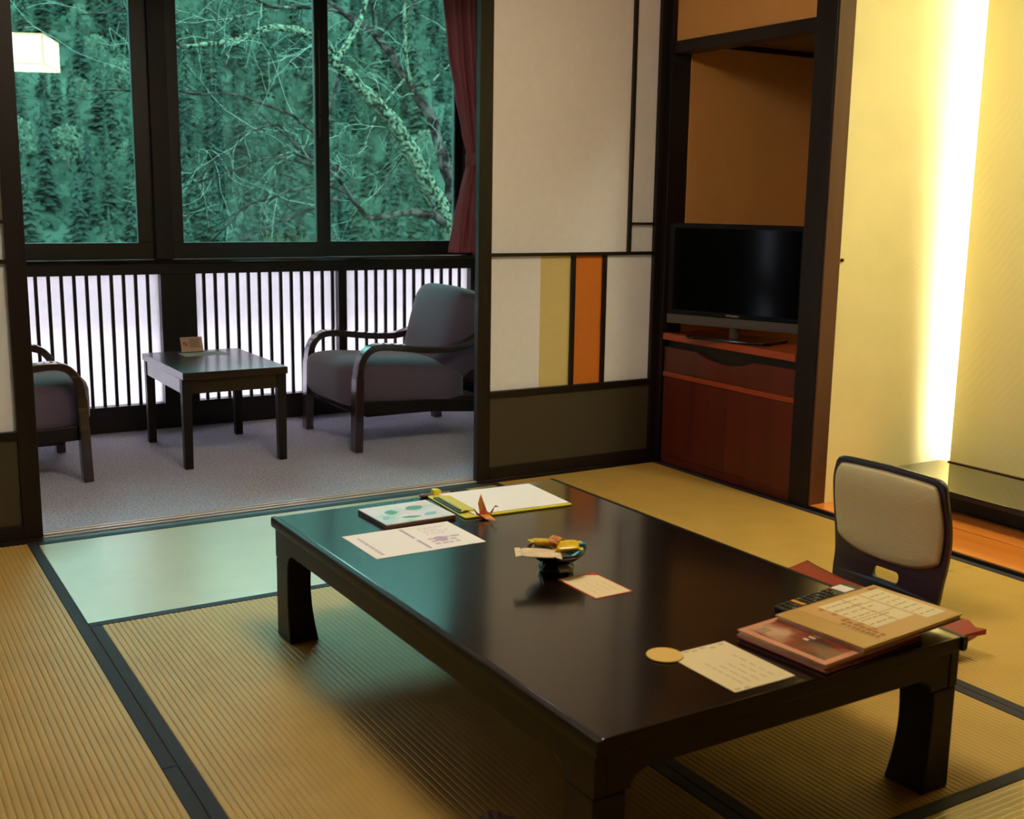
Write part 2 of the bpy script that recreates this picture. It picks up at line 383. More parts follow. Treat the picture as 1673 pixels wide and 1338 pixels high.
# rest of the room shell
sbox('wall_right', (.0, -5.3, -.05), (.08, AY0-.106, 2.62), DIM, 0)
sbox('wall_left', (-3.75, -5.3, -.05), (-3.665, .0, 2.62), DIM, 0)
sbox('wall_back', (-3.75, -5.4, -.05), (.08, -5.3, 2.62), DIM, 0)
ce = struct('ceiling')
for i in range(12): box('ceiling_board', (-3.75+i*.3195, -5.4, 2.62), (-3.75+i*.3195+.3175, .0, 2.635), CEIL, ce, .001)
box('ceiling_backing', (-3.75, -5.4, 2.636), (1.02, .14, 2.66), BLACK, ce, 0)

# ================================================================== veranda room by the window
CARPET = mat('grey_loop_carpet', (196, 194, 222), .95, bump=(300, 1.0), vary=(120, .5), sheen=.2)
fv = sbox('floor_veranda', (-3.6, .136, -.06), (.03, 1.80, -.001), CARPET, 0, 'grey looped carpet of the veranda')
pile = MB(); rnd = random.Random(3)
sbox('wall_veranda_right', (.025, .141, -.05), (.09, 1.9, 2.5), CREAM, 0)
sbox('wall_veranda_left', (-3.69, .12, -.05), (-3.6, 1.9, 2.5), CREAM, 0)
sbox('ceiling_veranda', (-3.6, .12, 2.40), (.03, 1.95, 2.5), CEIL, 0)
GLASS = glass_mat('green_tinted_window_glass', (.57, .89, .80), 1.9)
FROST = paper_mat('frosted_pane', (246, 238, 240), .88)
# low wall below the windows: sill, posts, three slatted frosted panels
SILLM = mat('dark_glossy_sill', (26, 20, 20), .12, spec=1.0)
sill = struct('trim_10', 'dark window sill with a thin bright edge')
box('sill_board', (-3.6, 1.78, .845), (.024, 1.93, .862), SILLM, sill, .003)
box('sill_apron', (-3.6, 1.795, .79), (.024, 1.86, .845), DARKH, sill, .002)
sbox('baseboard_window', (-3.6, 1.79, -.01), (.024, 1.86, .131), DARKH, .002)
def lattice(n, x0, x1, slats):
    d = struct('window_%d' % n, 'low frosted pane behind dark vertical slats')
    box('frosted_pane', (x0-.01, 1.842, .128), (x1+.01, 1.848, .795), FROST, d, 0)
    for x in slats: box('slat', (x-.008, 1.80, .131), (x+.008, 1.816, .79), DARK, d, .001)
    return d
def steps(a, st, x1):
    r = []
    while a < x1-.02: r.append(a); a += st
    return r
lattice(1, -2.58, -1.80, steps(-2.387-.0586*3, .0586, -1.80))
lattice(2, -1.618, -.836, steps(-1.575, .0590, -.836))
lattice(3, -.784, -.008, steps(-.726, .0590, -.008))
lattice(4, -3.55, -2.765, steps(-3.50, .0590, -2.77))
for k, (a, b, yf) in enumerate(((-1.798, -1.62, 1.79), (-.834, -.786, 1.797), (-2.763, -2.582, 1.79), (-3.6, -3.552, 1.79), (-.006, .024, 1.797))):
    sbox('trim_%d' % (11+k), (a, yf, .131), (b, 1.87, .79), DARK, .002, 'dark stud between the slatted panes')
# upper sliding windows
def window(n, x0, x1, yf, sides, lock=None):
    d = struct('window_%d' % n); z0, z1 = .864, 2.36
    l, r = sides
    box('bottom_sash', (x0-l, yf, z0), (x1+r, yf+.035, .947), FRAME, d, .002)
    box('top_sash', (x0-l, yf, z1-.06), (x1+r, yf+.035, z1), FRAME, d, .002)
    box('side_sash', (x0-l, yf, .947), (x0, yf+.035, z1-.06), FRAME, d, .002)
    box('side_sash', (x1, yf, .947), (x1+r, yf+.035, z1-.06), FRAME, d, .002)
    box('glass_pane', (x0-.004, yf+.016, .943), (x1+.004, yf+.0165, z1-.056), GLASS, d, 0)
    if lock:
        lk = box('sash_lock', (lock-.010, yf-.014, 1.50), (lock+.010, yf-.0005, 1.60), FRAME, d, .004)
        box('sash_pull', (lock-.006, yf-.008, 1.62), (lock+.006, yf-.0005, 2.05), FRAME, d, .003)
    return d
window(5, -2.60, -1.885, 1.842, (.07, .075))
window(6, -1.66, -.935, 1.842, (.06, .045), -.908)
window(7, -.842, -.072, 1.880, (.05, .055))
window(8, -3.50, -2.85, 1.842, (.06, .07))
sbox('trim_16', (-1.808, 1.815, .863), (-1.722, 1.92, 2.4), DARK, .002, 'broad dark post between the two left windows')
sbox('trim_17', (-2.778, 1.815, .863), (-2.672, 1.92, 2.4), DARK, .002, 'dark post at far left of the windows')
sbox('trim_18', (-.012, 1.83, .863), (.024, 1.93, 2.4), FRAME, .002, 'dark jamb behind the curtain')
sbox('trim_19', (-3.6, 1.82, 2.361), (.024, 1.93, 2.41), FRAME, .002, 'dark window head')
sbox('trim_20', (-3.6, 1.83, .863), (-3.562, 1.93, 2.4), FRAME, .002, 'dark jamb at the left end of the windows')
for k, (a, b) in enumerate(((-3.6, .03),)): sbox('wall_window_outer', (a, 1.871, -.6), (b, 1.95, .125), mat('grey_render', (150, 150, 146), .9), 0)

sbox('trim_21', (-3.6, 1.951, .79), (.03, 2.34, .84), mat('added_shade_ledge', (120, 116, 112), .8), .002, 'unseen ledge added outside to shade the frosted panes')  # ledge out of view, added to darken the tops of the frosted panes

# ================================================================== curtain
CUR = paper_mat('dusty_rose_curtain', (222, 146, 152), .5)
ct = thing('curtain', 'dusty rose curtain gathered by a tieback at the right of the window', 'curtain', (0, 1.72, .885))
def lerp_tab(tab, z):
    for (z0, v0), (z1, v1) in zip(tab, tab[1:]):
        if z0 <= z <= z1: t = (z-z0)/(z1-z0); t = t*t*(3-2*t)*.5 + t*.5; return v0+(v1-v0)*t
    return tab[0][1] if z < tab[0][0] else tab[-1][1]
LEFT = [(.885, -.182), (1.07, -.150), (1.24, -.112), (1.385, -.076), (1.43, -.074), (1.56, -.108), (1.746, -.148), (2.0, -.200), (2.26, -.232), (2.36, -.240)]
m = MB(); nz, nx = 60, 90
for i in range(nz+1):
    z = .885 + (2.36-.885)*i/nz; xl = lerp_tab(LEFT, z); xr = .012; wd = xr-xl
    for j in range(nx+1):
        t = j/nx; a = .012+.024*min(1, wd/.2)
        ph = 2*pi*(t*5.2 + .15*sin(z*2.1))
        yy = a*(.75*sin(ph)+.35*sin(ph*.5+1.0+.4*z)) - .012*sin(pi*t)
        m.v.append((xl+wd*t + .006*cos(ph), yy, z-.885))
for i in range(nz):
    for j in range(nx): o = i*(nx+1)+j; m.f.append((o, o+1, o+nx+2, o+nx+1))
cl = m.build('curtain_cloth', CUR, ct, smooth=True); so = cl.modifiers.new('s', 'SOLIDIFY'); so.thickness = .004
m = MB(); pa = []
for j in range(33):
    a = 2*pi*j/32; pa.append((-.034+.047*cos(a), .034*sin(a)))
for j in range(33):
    for z in (.493, .562): m.v.append((pa[j][0], pa[j][1], z + .012*cos(2*pi*j/32)))
for j in range(32): m.f.append((2*j, 2*j+2, 2*j+3, 2*j+1))
tb = m.build('tieback', CUR, ct, smooth=True); so = tb.modifiers.new('s', 'SOLIDIFY'); so.thickness = .005; so.offset = 1

# ================================================================== veranda table
lt = thing('side_table', 'small square-legged dark table between the two armchairs on the carpet', 'table', (-1.732, 1.16, 0))
w2, d2, H2 = .236, .362, .432
lt_top = box('table_top', (-w2, -d2, H2-.032), (w2, d2, H2), LACQ2, lt, .0025)
for sx in (-1, 1):
    for sy in (-1, 1):
        x, y = sx*(w2-.022), sy*(d2-.042)
        m = MB(); t, b = .021, .018
        m.add([(x-b, y-b, 0), (x+b, y-b, 0), (x+b, y+b, 0), (x-b, y+b, 0), (x-t, y-t, H2-.033), (x+t, y-t, H2-.033), (x+t, y+t, H2-.033), (x-t, y+t, H2-.033)],
              [(3,2,1,0),(4,5,6,7),(0,1,5,4),(1,2,6,5),(2,3,7,6),(3,0,4,7)])
        m.build('leg', DARK, lt, .002)
for sx in (-1, 1): box('apron', (sx*(w2-.014)-.009, -d2+.064, H2-.098), (sx*(w2-.014)+.009, d2-.064, H2-.034), LACQ2, lt, .0015)
for sy in (-1, 1): box('apron', (-w2+.044, sy*(d2-.036)-.009, H2-.098), (w2-.044, sy*(d2-.036)+.009, H2-.034), LACQ2, lt, .0015)
sg = thing('table_sign', 'small standing no-smoking sign on the dark table by the window', 'sign', (-1.742, 1.475, H2))
TAN = mat('tan_card', (206, 172, 150), .7); BROWNP = mat('brown_print', (96, 60, 48), .7); GREYP = mat('grey_print', (150, 140, 132), .7); REDP = mat('red_print', (176, 62, 44), .7)
fr = lambda p: p
m = MB(); m.prism([(-.03, 0.0), (-.022, .0), (.008, .085), (.004, .085)], 'x', -.06, .06); sgm = m.build('card', TAN, sg); sg.scale = (.88, .88, .84)
def sgp(u, v): return (u, -.0225+.001*0 + (-.0082+ .0) + v/.085*.034 - .0008, v)
def disc(cu, cv, r0, r1, n=20):
    m = MB(); m.v = [sgp(cu+r*cos(2*pi*i/n), cv+r*sin(2*pi*i/n)) for i in range(n) for r in (r0, r1)]
    m.f = [(2*i, 2*i+1, (2*i+3) % (2*n), (2*i+2) % (2*n)) for i in range(n)]; return m
k = disc(-.036, .048, .0105, .0135)
k.quad(*[sgp(-.036+a, .048+b) for a, b in ((-.010, .007), (-.007, .010), (.010, -.007), (.007, -.010))]); k.build('no_smoking_symbol', REDP, sg)
k = MB(); k.quad(*[sgp(-.036+a, .048+b) for a, b in ((-.008, -.0015), (.008, -.0015), (.008, .0015), (-.008, .0015))])
for i, vv in enumerate((.070, .060, .050, .040, .030)):
    k.quad(sgp(-.014, vv), sgp(.046-.008*(i % 2), vv), sgp(.046-.008*(i % 2), vv+.0035), sgp(-.014, vv+.0035))
k.build('printed_lines', BROWNP, sg, kind='stuff')
box('foot', (-.058, -.040, 0), (.058, .0, .004), BLACK, sg, .001)
tag(MB().box((-.105, -.062, 0), (.105, .062, .0012)).build('leaflet', mat('pale_teal_leaflet', (196, 226, 220), .5), None, 0, loc=(-1.712, 1.372, H2), rot=(0, 0, .03)), 'pale leaflet lying on the dark table behind the small sign', 'leaflet')

# ================================================================== armchairs
FAB = mat('mauve_grey_upholstery', (100, 82, 102), .85, bump=(600, .3), sheen=.4)
FABD = mat('dark_brown_upholstery', (44, 32, 36), .9, bump=(600, .3))
CHW = mat('dark_bentwood', (54, 34, 32), .2, coat=.8, vary=(14, .3, (.1, 1, 1)))
ac = thing('armchair', 'mauve-grey bentwood armchair right of the small table, partly behind the paper door', 'armchair', (-.78, 1.135, 0), group=None)
armp = [(-.378, 0), (-.374, .15), (-.370, .30), (-.366, .385), (-.354, .432), (-.330, .468), (-.296, .488), (-.25, .494), (-.17, .487), (-.05, .472), (.06, .465), (.126, .467), (.193, .482), (.272, .515), (.33, .555), (.372, .60)]
def smooth_path(p, n=4):
    out = []; k = len(p)
    for i in range(k-1):
        p0, p1, p2, p3 = p[max(i-1, 0)], p[i], p[i+1], p[min(i+2, k-1)]
        for j in range(n):
            t = j/n; out.append(tuple(.5*((2*p1[a])+(-p0[a]+p2[a])*t+(2*p0[a]-5*p1[a]+4*p2[a]-p3[a])*t*t+(-p0[a]+3*p1[a]-3*p2[a]+p3[a])*t**3) for a in range(2)))
    out.append(p[-1]); return out
ap = smooth_path(armp)
for sy in (-1, 1):
    y = sy*.318; MB().strip(ap, y-.032, y+.032, [.040 if q[1] < .35 and q[0] < -.3 else .032 for q in ap]).build('arm_rest', CHW, ac, .004, smooth=False)
    rl = smooth_path([(.372, 0), (.368, .12), (.345, .30), (.330, .45), (.345, .60)], 3)
    MB().strip(rl, sy*.318-.028, sy*.318+.028, .042).build('rear_leg', CHW, ac, .003)
    MB().strip([(-.35, .205), (0, .192), (.34, .165)], sy*.302-.012, sy*.302+.012, .06).build('side_rail', DARK, ac, .003)
for x, z in ((-.345, .20), (.33, .165)): box('cross_rail', (x-.014, -.29, z-.03), (x+.014, .29, z+.03), CHW, ac, .003)
def seat_fn(p):
    q = p.copy(); t = (q.x+.43)/.72
    q.z -= .055*t                                # slopes down towards the back
    q.z += .014*(1-(q.y/.27)**2)*(1 if q.z > .28 else -.2)
    return q
MB().cushion((-.085, 0, .312), (.345, .272, .118), .30, 40, 22, .42).map(seat_fn).build('seat_cushion', FAB, ac, smooth=True)
box('seat_base', (-.31, -.268, .150), (.33, .268, .215), FABD, ac, .012)
def back_fn(p):
    q = p.copy(); a = radians(15); z = q.z-.02
    x = q.x + .03*sin(pi*min(1, max(0, (q.z+.22)/.44)))*0
    x += -.018*(1-(q.y/.27)**2)*(1 if q.x < 0 else 0)
    return Vector((.268 + x*cos(a) + z*sin(a), q.y, .532 - x*sin(a) + z*cos(a)))
MB().cushion((0, 0, 0), (.108, .272, .232), .34, 40, 24, .42).map(back_fn).build('back_cushion', FAB, ac, smooth=True)
back_sh = MB().cushion((.085, 0, -.03), (.05, .262, .22), .2, 28, 16, .3).map(back_fn).build('back_shell', FABD, ac, smooth=True)
ac2 = copy_tree(ac); ac2.location = (-2.752, 1.135, 0); ac2.rotation_euler = (0, 0, pi)
ac2['label'] = 'mauve-grey bentwood armchair at far left, mostly hidden by the left paper door'
for o in (ac, ac2): o['group'] = 'armchairs by the window'

# ================================================================== television and cabinet
cab = thing('television_cabinet', 'red-brown wooden cabinet with two doors and a drawer under the television', 'cabinet', (.0, -.42, 0))
y0, y1 = -.414, .414
box('carcass', (.032, y0, -.0), (.56, y1, .55), REDW, cab, .001)
box('top_board', (-.004, y0, .570), (.57, y1, .600), REDE, cab, .002)
box('middle_rail', (.004, y0, .402), (.0315, y1, .424), REDE, cab, .0015)
box('bottom_rail', (.012, y0, .0), (.0315, y1, .035), REDW, cab, .001)
for a, b in ((y0+.001, -.0145), (-.0125, y1-.001)): box('door', (.009, a, .036), (.0312, b, .400), REDW, cab, .0015)
# drawer front with a scooped hand-hold
prof = [(y0+.002, .426), (y1-.002, .426), (y1-.002, .535)]
for i in range(25):
    t = i/24; y = .19 - .36*t; prof.append((y, .535 - .034*(sin(pi*t))**.8))
prof.append((y0+.002, .535))
MB().prism(prof, 'x', .008, .0305).build('drawer_front', REDW, cab, 0)
box('drawer_gap_shade', (.0306, y0, .426), (.0319, y1, .569), BLACK, cab, 0)  # black sheet standing for the shade in the gap and hand-hold

tv = thing('television', 'black flat television with silver lower bezel on the red-brown cabinet', 'television', (.085, -.385, .6005), radians(19))
# local: -x is the screen side, y along the width
TVB = mat('black_tv_plastic', (9, 8, 9), .4, spec=.15); TVS = mat('tv_screen', (4, 4, 5), .10, spec=.05); SILV = mat('silver_bezel', (84, 76, 70), .45, .3)
MB().prism(rounded([(-.325, .097), (.325, .097), (.325, .494), (-.325, .494)], .006), 'x', -.03, .02).build('bezel', TVB, tv, .003)
box('screen', (-.0312, -.300, .118), (-.0301, .300, .474), TVS, tv, 0)
MB().prism(rounded([(-.325, .056), (.325, .056), (.325, .0965), (-.325, .0965)], .006), 'x', -.034, .02).build('silver_lower_bezel', SILV, tv, .002)
box('rear_shell', (.0205, -.24, .12), (.085, .24, .44), TVB, tv, .02)
MB().tube([(-.005, 0, .012), (-.005, 0, .056)], .022, 16).build('stand_neck', SILV, tv, smooth=False)
plate('stand_base', rounded([(-.095, -.20), (.13, -.20), (.13, .20), (-.095, .20)], .05), [], .012, mat('smoked_glass_base', (14, 12, 12), .15, coat=.3), tv, .003, None, (0, 0, .0065))
text_mesh('maker_name', 'MITSUBISHI', .0125, mat('silver_lettering', (190, 186, 180), .4), tv, (-.0308, 0, .1065), (radians(90), 0, radians(-90)))

# ================================================================== paper lantern
lamp = thing('ceiling_lantern', 'square white paper lantern hanging from the ceiling over the low table', 'lamp', (-1.885, -1.86, 2.122), radians(21))
LP = mat('glowing_lantern_paper', (250, 236, 205), .7, emit=((1.0, .88, .68), LAMP_EMIT))
LAMPW = mat('glowing_lantern_wood', (214, 190, 140), .6, emit=((1.0, .80, .52), 8.0))  # frame wood given its own glow so it shows bright like the paper
s = .27
for k in range(4):
    a = k*pi/2; R = Matrix.Rotation(a, 4, 'Z')
    MB().box((-s+.006, -s, .02), (s-.006, -s+.004, .216)).map(lambda p: R @ p).build('paper_side', LP, lamp)
    MB().box((-.07, -s-.0065, .012), (.07, -s-.0005, .221)).map(lambda p: R @ p).build('paper_band', LP, lamp)
    MB().box((s-.012, -s-.006, .0), (s+.006, -s+.012, .226)).map(lambda p: R @ p).build('corner_post', LAMPW, lamp, .001)
    for z in (0.0, .210): MB().box((-s+.0065, -s-.006, z), (s-.0125, -s+.006, z+.016)).map(lambda p: R @ p).build('frame_bar', LAMPW, lamp, .001)
box('paper_base', (-s+.007, -s+.007, .004), (s-.007, s-.007, .008), LP, lamp, 0)
MB().tube([(0, 0, .02), (0, 0, .495)], .008, 8).build('hanging_rod', BLACK, lamp)
box('ceiling_plate', (-.06, -.06, .478), (.06, .06, .497), BLACK, lamp, .003)
box('rod_bar', (-s+.012, -.01, .198), (s-.012, .01, .209), LAMPW, lamp, 0)

# ================================================================== low lacquer table
TX, TY, TZ = -1.806, -1.937, .33
t = thing('low_table', 'large dark lacquered low table on the tatami in the middle of the room', 'table', (TX, TY, 0), radians(.5))
a, b = .456, .752
prof = [(-a, .300), (-a+.002, .300), (a-.002, .300)]
top = MB()
ring = []
sec = [(0, .330), (-.001, .3325), (.004, .3345), (.012, .333), (.026, .330)]
top.box((-a+.012, -b+.004, .300), (a-.012, b-.004, .330))
tt = top.build('table_top', LACQ, t, .003, seg=3); tt.data.materials.append(LACQL)
for p in tt.data.polygons:
    if p.normal.z < .5: p.material_index = 1
for sx in (-1, 1):      # rounded edge boards along the long sides
    pr = rounded([(a-.0115, .3005), (a+.002, .3005), (a+.004, .318), (a+.002, .3305), (a-.0115, .3300)], [0, .006, .008, .005, 0])
    if sx < 0: pr = [(-u, v) for u, v in pr][::-1]
    MB().prism(pr, 'y', -b, b).build('edge_board', LACQL, t, .0)
# arched aprons
def arch(l, z0, z1, leg, r):
    pts = [(-l, z1), (-l, z0-.03), (-l+leg, z0-.03)]
    for i in range(9): q = pi/2*i/8; pts.append((-l+leg+r*(1-cos(q)), z0-.03+(.03)*sin(q)))
    for i in range(9): q = pi/2*(1-i/8); pts.append((l-leg-r*(1-cos(q)), z0-.03+(.03)*sin(q)))
    pts += [(l, z0-.03), (l, z1)]
    return pts[::-1]
for sx in (-1, 1): MB().prism(arch(b-.012, .252, .2995, .092, .035), 'x', sx*(a-.016)-.012, sx*(a-.016)+.012).build('long_apron', LACQL, t, .0015)
for sy in (-1, 1): MB().prism(arch(a-.029, .252, .2995, .052, .04), 'y', sy*(b-.026)-.012, sy*(b-.026)+.012).build('short_apron', LACQL, t, .0015)
for sx in (-1, 1):
    for sy in (-1, 1):
        m = MB(); k = 9
        for i in range(k):
            u = i/(k-1); z = .2215*u; fl = .068 + .014*(1-u)**2 - .003*sin(pi*u)      # width in x, slim waist
            fy = .088 + .008*(1-u)**2 - .006*sin(pi*u)
            xo, yo = sx*(a-.004), sy*(b-.013); xi, yi = sx*(a-.004-fl), sy*(b-.013-fy)
            m.v += [(xo, yo, z), (xi, yo, z), (xi, yi, z), (xo, yi, z)]
        for i in range(k-1):
            for j in range(4): m.f.append((i*4+j, i*4+(j+1) % 4, (i+1)*4+(j+1) % 4, (i+1)*4+j))
        m.f += [(3, 2, 1, 0), tuple((k-1)*4+j for j in range(4))]
        if sx*sy < 0: m.f = [f[::-1] for f in m.f]
        m.build('leg', LACQL, t, .004, seg=3)

# ================================================================== things on the low table
def print_lines(mb, x0, x1, y0, y1, rows, rnd, z=.0, th=.45, along='x', words=(3, 7)):
    """rows of broken word strokes inside a rectangle, flat on top"""
    for i in range(rows):
        yc = (y0+(y1-y0)*(i+.5)/rows) if along == 'x' else (x0+(x1-x0)*(i+.5)/rows)
        h = (abs(y1-y0) if along == 'x' else abs(x1-x0))/rows*th/2
        A, B = (x0, x1) if along == 'x' else (y0, y1); n = rnd.randint(*words); end = A+(B-A)*(rnd.uniform(.6, 1))
        p = A
        for k in range(n):
            l = (end-A)/n; q = p+l*rnd.uniform(.6, .9)
            mb.quad(*([(p, yc-h, z), (q, yc-h, z), (q, yc+h, z), (p, yc+h, z)] if along == 'x' else [(yc-h, p, z), (yc+h, p, z), (yc+h, q, z), (yc-h, q, z)])); p += l
    return mb
rnd = random.Random(11)
MAUVE = mat('mauve_print', (214, 194, 208), .7); PURP = mat('purple_print', (194, 176, 206), .7); TGREY = mat('taupe_print', (204, 188, 148), .7)
# menu booklet
mn = thing('booklet', 'thin booklet with a pale teal leaf-painted cover at the far end of the low table', 'booklet', (-1.948, -1.358, TZ), radians(1.0))
box('brown_board', (-.104, -.088, .0), (.104, .088, .010), mat('brown_board', (92, 58, 44), .5), mn, .001)
WC = mat('teal_watercolour_cover', (204, 226, 222), .45)
def watercolour(m, c0, c1, c2, sc):
    nt = m.node_tree; b = nt.nodes['Principled BSDF']; n = nt.nodes.new('ShaderNodeTexNoise'); n.inputs['Scale'].default_value = sc; n.inputs['Detail'].default_value = 3
    tc = nt.nodes.new('ShaderNodeTexCoord'); nt.links.new(tc.outputs['Object'], n.inputs[0]); r = nt.nodes.new('ShaderNodeValToRGB')
    r.color_ramp.elements[0].position = .36; r.color_ramp.elements[1].position = .64
    r.color_ramp.elements[0].color = (*lin(c0), 1); r.color_ramp.elements[1].color = (*lin(c2), 1); e = r.color_ramp.elements.new(.5); e.color = (*lin(c1), 1)
    nt.links.new(n.outputs['Fac'], r.inputs[0]); nt.links.new(r.outputs[0], b.inputs['Base Color'])
watercolour(WC, (176, 214, 210), (222, 230, 232), (236, 226, 240), 11)
box('painted_cover', (-.1035, -.0875, .0102), (.1035, .0875, .0128), WC, mn, .0006)
def leaf(cx, cy, l, wd, rot, n=12):
    P = []
    for i in range(2*n):
        u = i/n if i < n else 2-i/n; s_ = 1 if i < n else -1
        x = (u-.5)*l; y = s_*wd*sin(pi*u)**.8*.5; P.append((cx+x*cos(rot)-y*sin(rot), cy+x*sin(rot)+y*cos(rot), .01295))
    return P
LG = mat('leaf_green_paint', (96, 160, 140), .5); LB = mat('leaf_blue_paint', (150, 196, 214), .5); LPk = mat('blossom_pink_paint', (240, 214, 222), .5)
for nm, P_, m_ in (('painted_leaf', (-.040, .014, .05, .035, 1.2), LG), ('painted_leaf', (.036, .028, .06, .042, .3), LG), ('painted_leaf', (-.01, -.05, .06, .02, -.2), LG),
                   ('painted_leaf', (.05, -.045, .05, .028, .4), LB), ('painted_leaf', (-.075, -.03, .04, .02, .9), LB), ('painted_blossom', (.075, .055, .05, .04, .7), LPk), ('painted_blossom', (.0, .0, .04, .04, .2), LPk)):
    MB().quad(*leaf(*P_)).build(nm, m_, mn)
# printed sheet
s1 = thing('paper_sheet', 'white landscape sheet with faint purple print near the far end of the low table', 'paper', (-2.025, -1.559, TZ), radians(.2))
box('sheet', (-.151, -.1045, 0), (.151, .1045, .0006), PAPER, s1, 0)
k = MB(); print_lines(k, -.128, -.118, -.085, .085, 1, rnd, .0009, .9, 'y', (8, 9)); k.build('side_lettering', MAUVE, s1, kind='stuff')
k = MB(); k.quad((.0, .002, .0009), (.008, .002, .0009), (.008, .09, .0009), (.0, .09, .0009)); k.quad((.0, -.09, .0009), (.008, -.09, .0009), (.008, -.012, .0009), (.0, -.012, .0009)); k.build('heading_bar', PURP, s1, kind='stuff')
k = MB(); print_lines(k, .045, .125, .01, .08, 4, rnd, .0009, .25, 'x', (3, 5)); print_lines(k, .03, .13, -.075, -.01, 3, rnd, .0009, .6, 'x', (3, 4)); k.build('printed_text', MAUVE, s1, kind='stuff')
MB().quad(*[(.062+.018*cos(2*pi*i/14), -.03+.022*sin(2*pi*i/14), .0010) for i in range(14)]).build('printed_mark', PURP, s1)
# yellow clipboard with clip, sheet and pen
cb = thing('clipboard', 'yellow clipboard holding a white form at the far edge of the low table', 'clipboard', (-1.645, -1.342, TZ), radians(-3.2))
YEL = mat('yellow_plastic', (226, 214, 40), .35, coat=.3); YELP = mat('pale_yellow_clip', (216, 208, 92), .55)
plate('board', rounded([(-.170, -.127), (.166, -.127), (.166, .127), (-.170, .127)], .008), [], .005, YEL, cb, .0012, None, (0, 0, .0028))
box('form_sheet', (-.138, -.117, .0056), (.163, .125, .0075), PAPER, cb, 0)
MB().strip([(-.160, .0072), (-.154, .0120), (-.146, .0122), (-.128, .0098), (-.118, .0092)], -.085, .085, .003).build('clip_plate', YELP, cb, .0008)
MB().tube([(-.158, -.075, .0105), (-.158, .075, .0105)], .0030, 10).build('clip_spring', mat('chrome', (120, 118, 80), .4, .6), cb)
box('clip_heel_shade', (-.169, -.088, .0056), (-.154, .088, .0095), mat('dark_clip_shadow', (60, 58, 24), .5), cb, .001)  # heel under the clip, its dark colour painted in as shade
pn = thing('ballpoint_pen', 'clear and black ballpoint pen with a yellow clip behind the clipboard', 'pen', (-1.745, -1.2045, TZ+.0062), radians(-3))
MB().tube([(-.085, 0, 0), (-.080, 0, 0), (-.06, 0, 0)], [.0035, .006, .006], 12).build('pen_cap', mat('clear_grey_plastic', (130, 122, 130), .15, coat=.5), pn, smooth=True)
MB().tube([(-.0598, 0, 0), (.01, 0, 0)], .0055, 12).build('barrel', mat('clear_mauve_plastic', (150, 120, 126), .2, coat=.5), pn, smooth=True)
MB().tube([(.0102, 0, 0), (.055, 0, 0), (.066, 0, 0), (.074, 0, 0)], [.0058, .0058, .004, .0012], 12).build('grip', mat('black_rubber', (36, 24, 24), .5), pn, smooth=True)
MB().prism(rounded([(-.046, -.005), (-.020, -.005), (-.022, .014), (-.044, .016)], .004), 'y', -.011, .009).build('yellow_pen_loop', YEL, pn, .001)
# origami crane
cr = thing('origami_crane', 'small orange folded-paper crane standing before the yellow clipboard', 'origami', (-1.772, -1.475, TZ), radians(-22))
ORI = mat('orange_patterned_paper', (226, 140, 66), .6, vary=(70, .35)); ORI2 = mat('dark_orange_paper', (206, 96, 48), .6, vary=(70, .3))
def fold(name, pts, faces, m_=ORI):
    k = MB(); k.add(pts, faces); o = k.build(name, m_, cr); sd = o.modifiers.new('s', 'SOLIDIFY'); sd.thickness = .0007; return o
fold('wing', [(-.012, .004, .014), (.010, .006, .014), (-.008, .012, .066), (-.016, .010, .040)], [(0, 1, 2), (0, 2, 3)])
fold('lower_wing', [(-.012, -.004, .012), (.012, -.004, .012), (.030, -.034, .002), (.0, -.022, .004)], [(0, 1, 2, 3)])
fold('body', [(-.020, 0, .010), (0, -.010, .002), (.020, 0, .012), (0, .010, .002), (0, 0, .026)], [(0, 1, 4), (1, 2, 4), (2, 3, 4), (3, 0, 4), (0, 3, 2, 1)], ORI2)
fold('neck', [(.012, .002, .010), (.012, -.002, .010), (.030, 0, .036), (.022, 0, .016)], [(0, 3, 2), (1, 2, 3), (0, 1, 3)])
fold('beak', [(.030, 0.0, .036), (.027, .001, .030), (.040, 0, .032)], [(0, 1, 2)], ORI2)
fold('tail', [(-.012, .002, .010), (-.012, -.002, .010), (-.030, 0, .030), (-.020, 0, .012)], [(0, 2, 3), (1, 3, 2), (0, 3, 1)])
# sweets bowl
bw = thing('sweets_bowl', 'small black footed bowl of wrapped sweets in the middle of the low table', 'bowl', (-1.846, -1.945, TZ))
MB().lathe([(.034, 0), (.040, .002), (.042, .012), (.036, .026), (.050, .034), (.066, .048), (.070, .056), (.067, .056), (.060, .046), (.040, .036), (.01, .034)], 40).build('bowl_body', mat('black_lacquer_bowl', (16, 13, 14), .2, coat=.8), bw, smooth=True)
def packet(name, label, loc, size, m_, rot, grp='sweets in the black bowl'):
    k = MB().cushion((0, 0, 0), (size[0]*.42, size[1]*.5, size[2]*.5), .45, 20, 10, .6)
    o = thing(name, label, 'sweet', loc); o.rotation_euler = rot; o['group'] = grp
    k.build('wrapper', m_, o, smooth=True)
    for s_ in (-1, 1):
        z = MB(); n = 8
        for i in range(n+1):
            y = -size[1]/2+size[1]*i/n
            z.v += [(s_*size[0]*.40, y*.9, .0008), (s_*size[0]*.54, y, .0012*(1 if i % 2 else -1)), ]
        z.f = [(2*i, 2*i+1, 2*i+3, 2*i+2) for i in range(n)]
        q = z.build('crimped_end', m_, o); sd = q.modifiers.new('s', 'SOLIDIFY'); sd.thickness = .0008
    return o
YS = mat('yellow_wrapper', (240, 196, 30), .35, vary=(60, .25), coat=.4); OS = mat('orange_brown_wrapper', (206, 130, 60), .4, vary=(80, .5), coat=.4); BS = mat('blue_wrapper', (60, 150, 190), .3, coat=.5); CS = mat('cream_wrapper', (226, 206, 170), .5, vary=(40, .15))
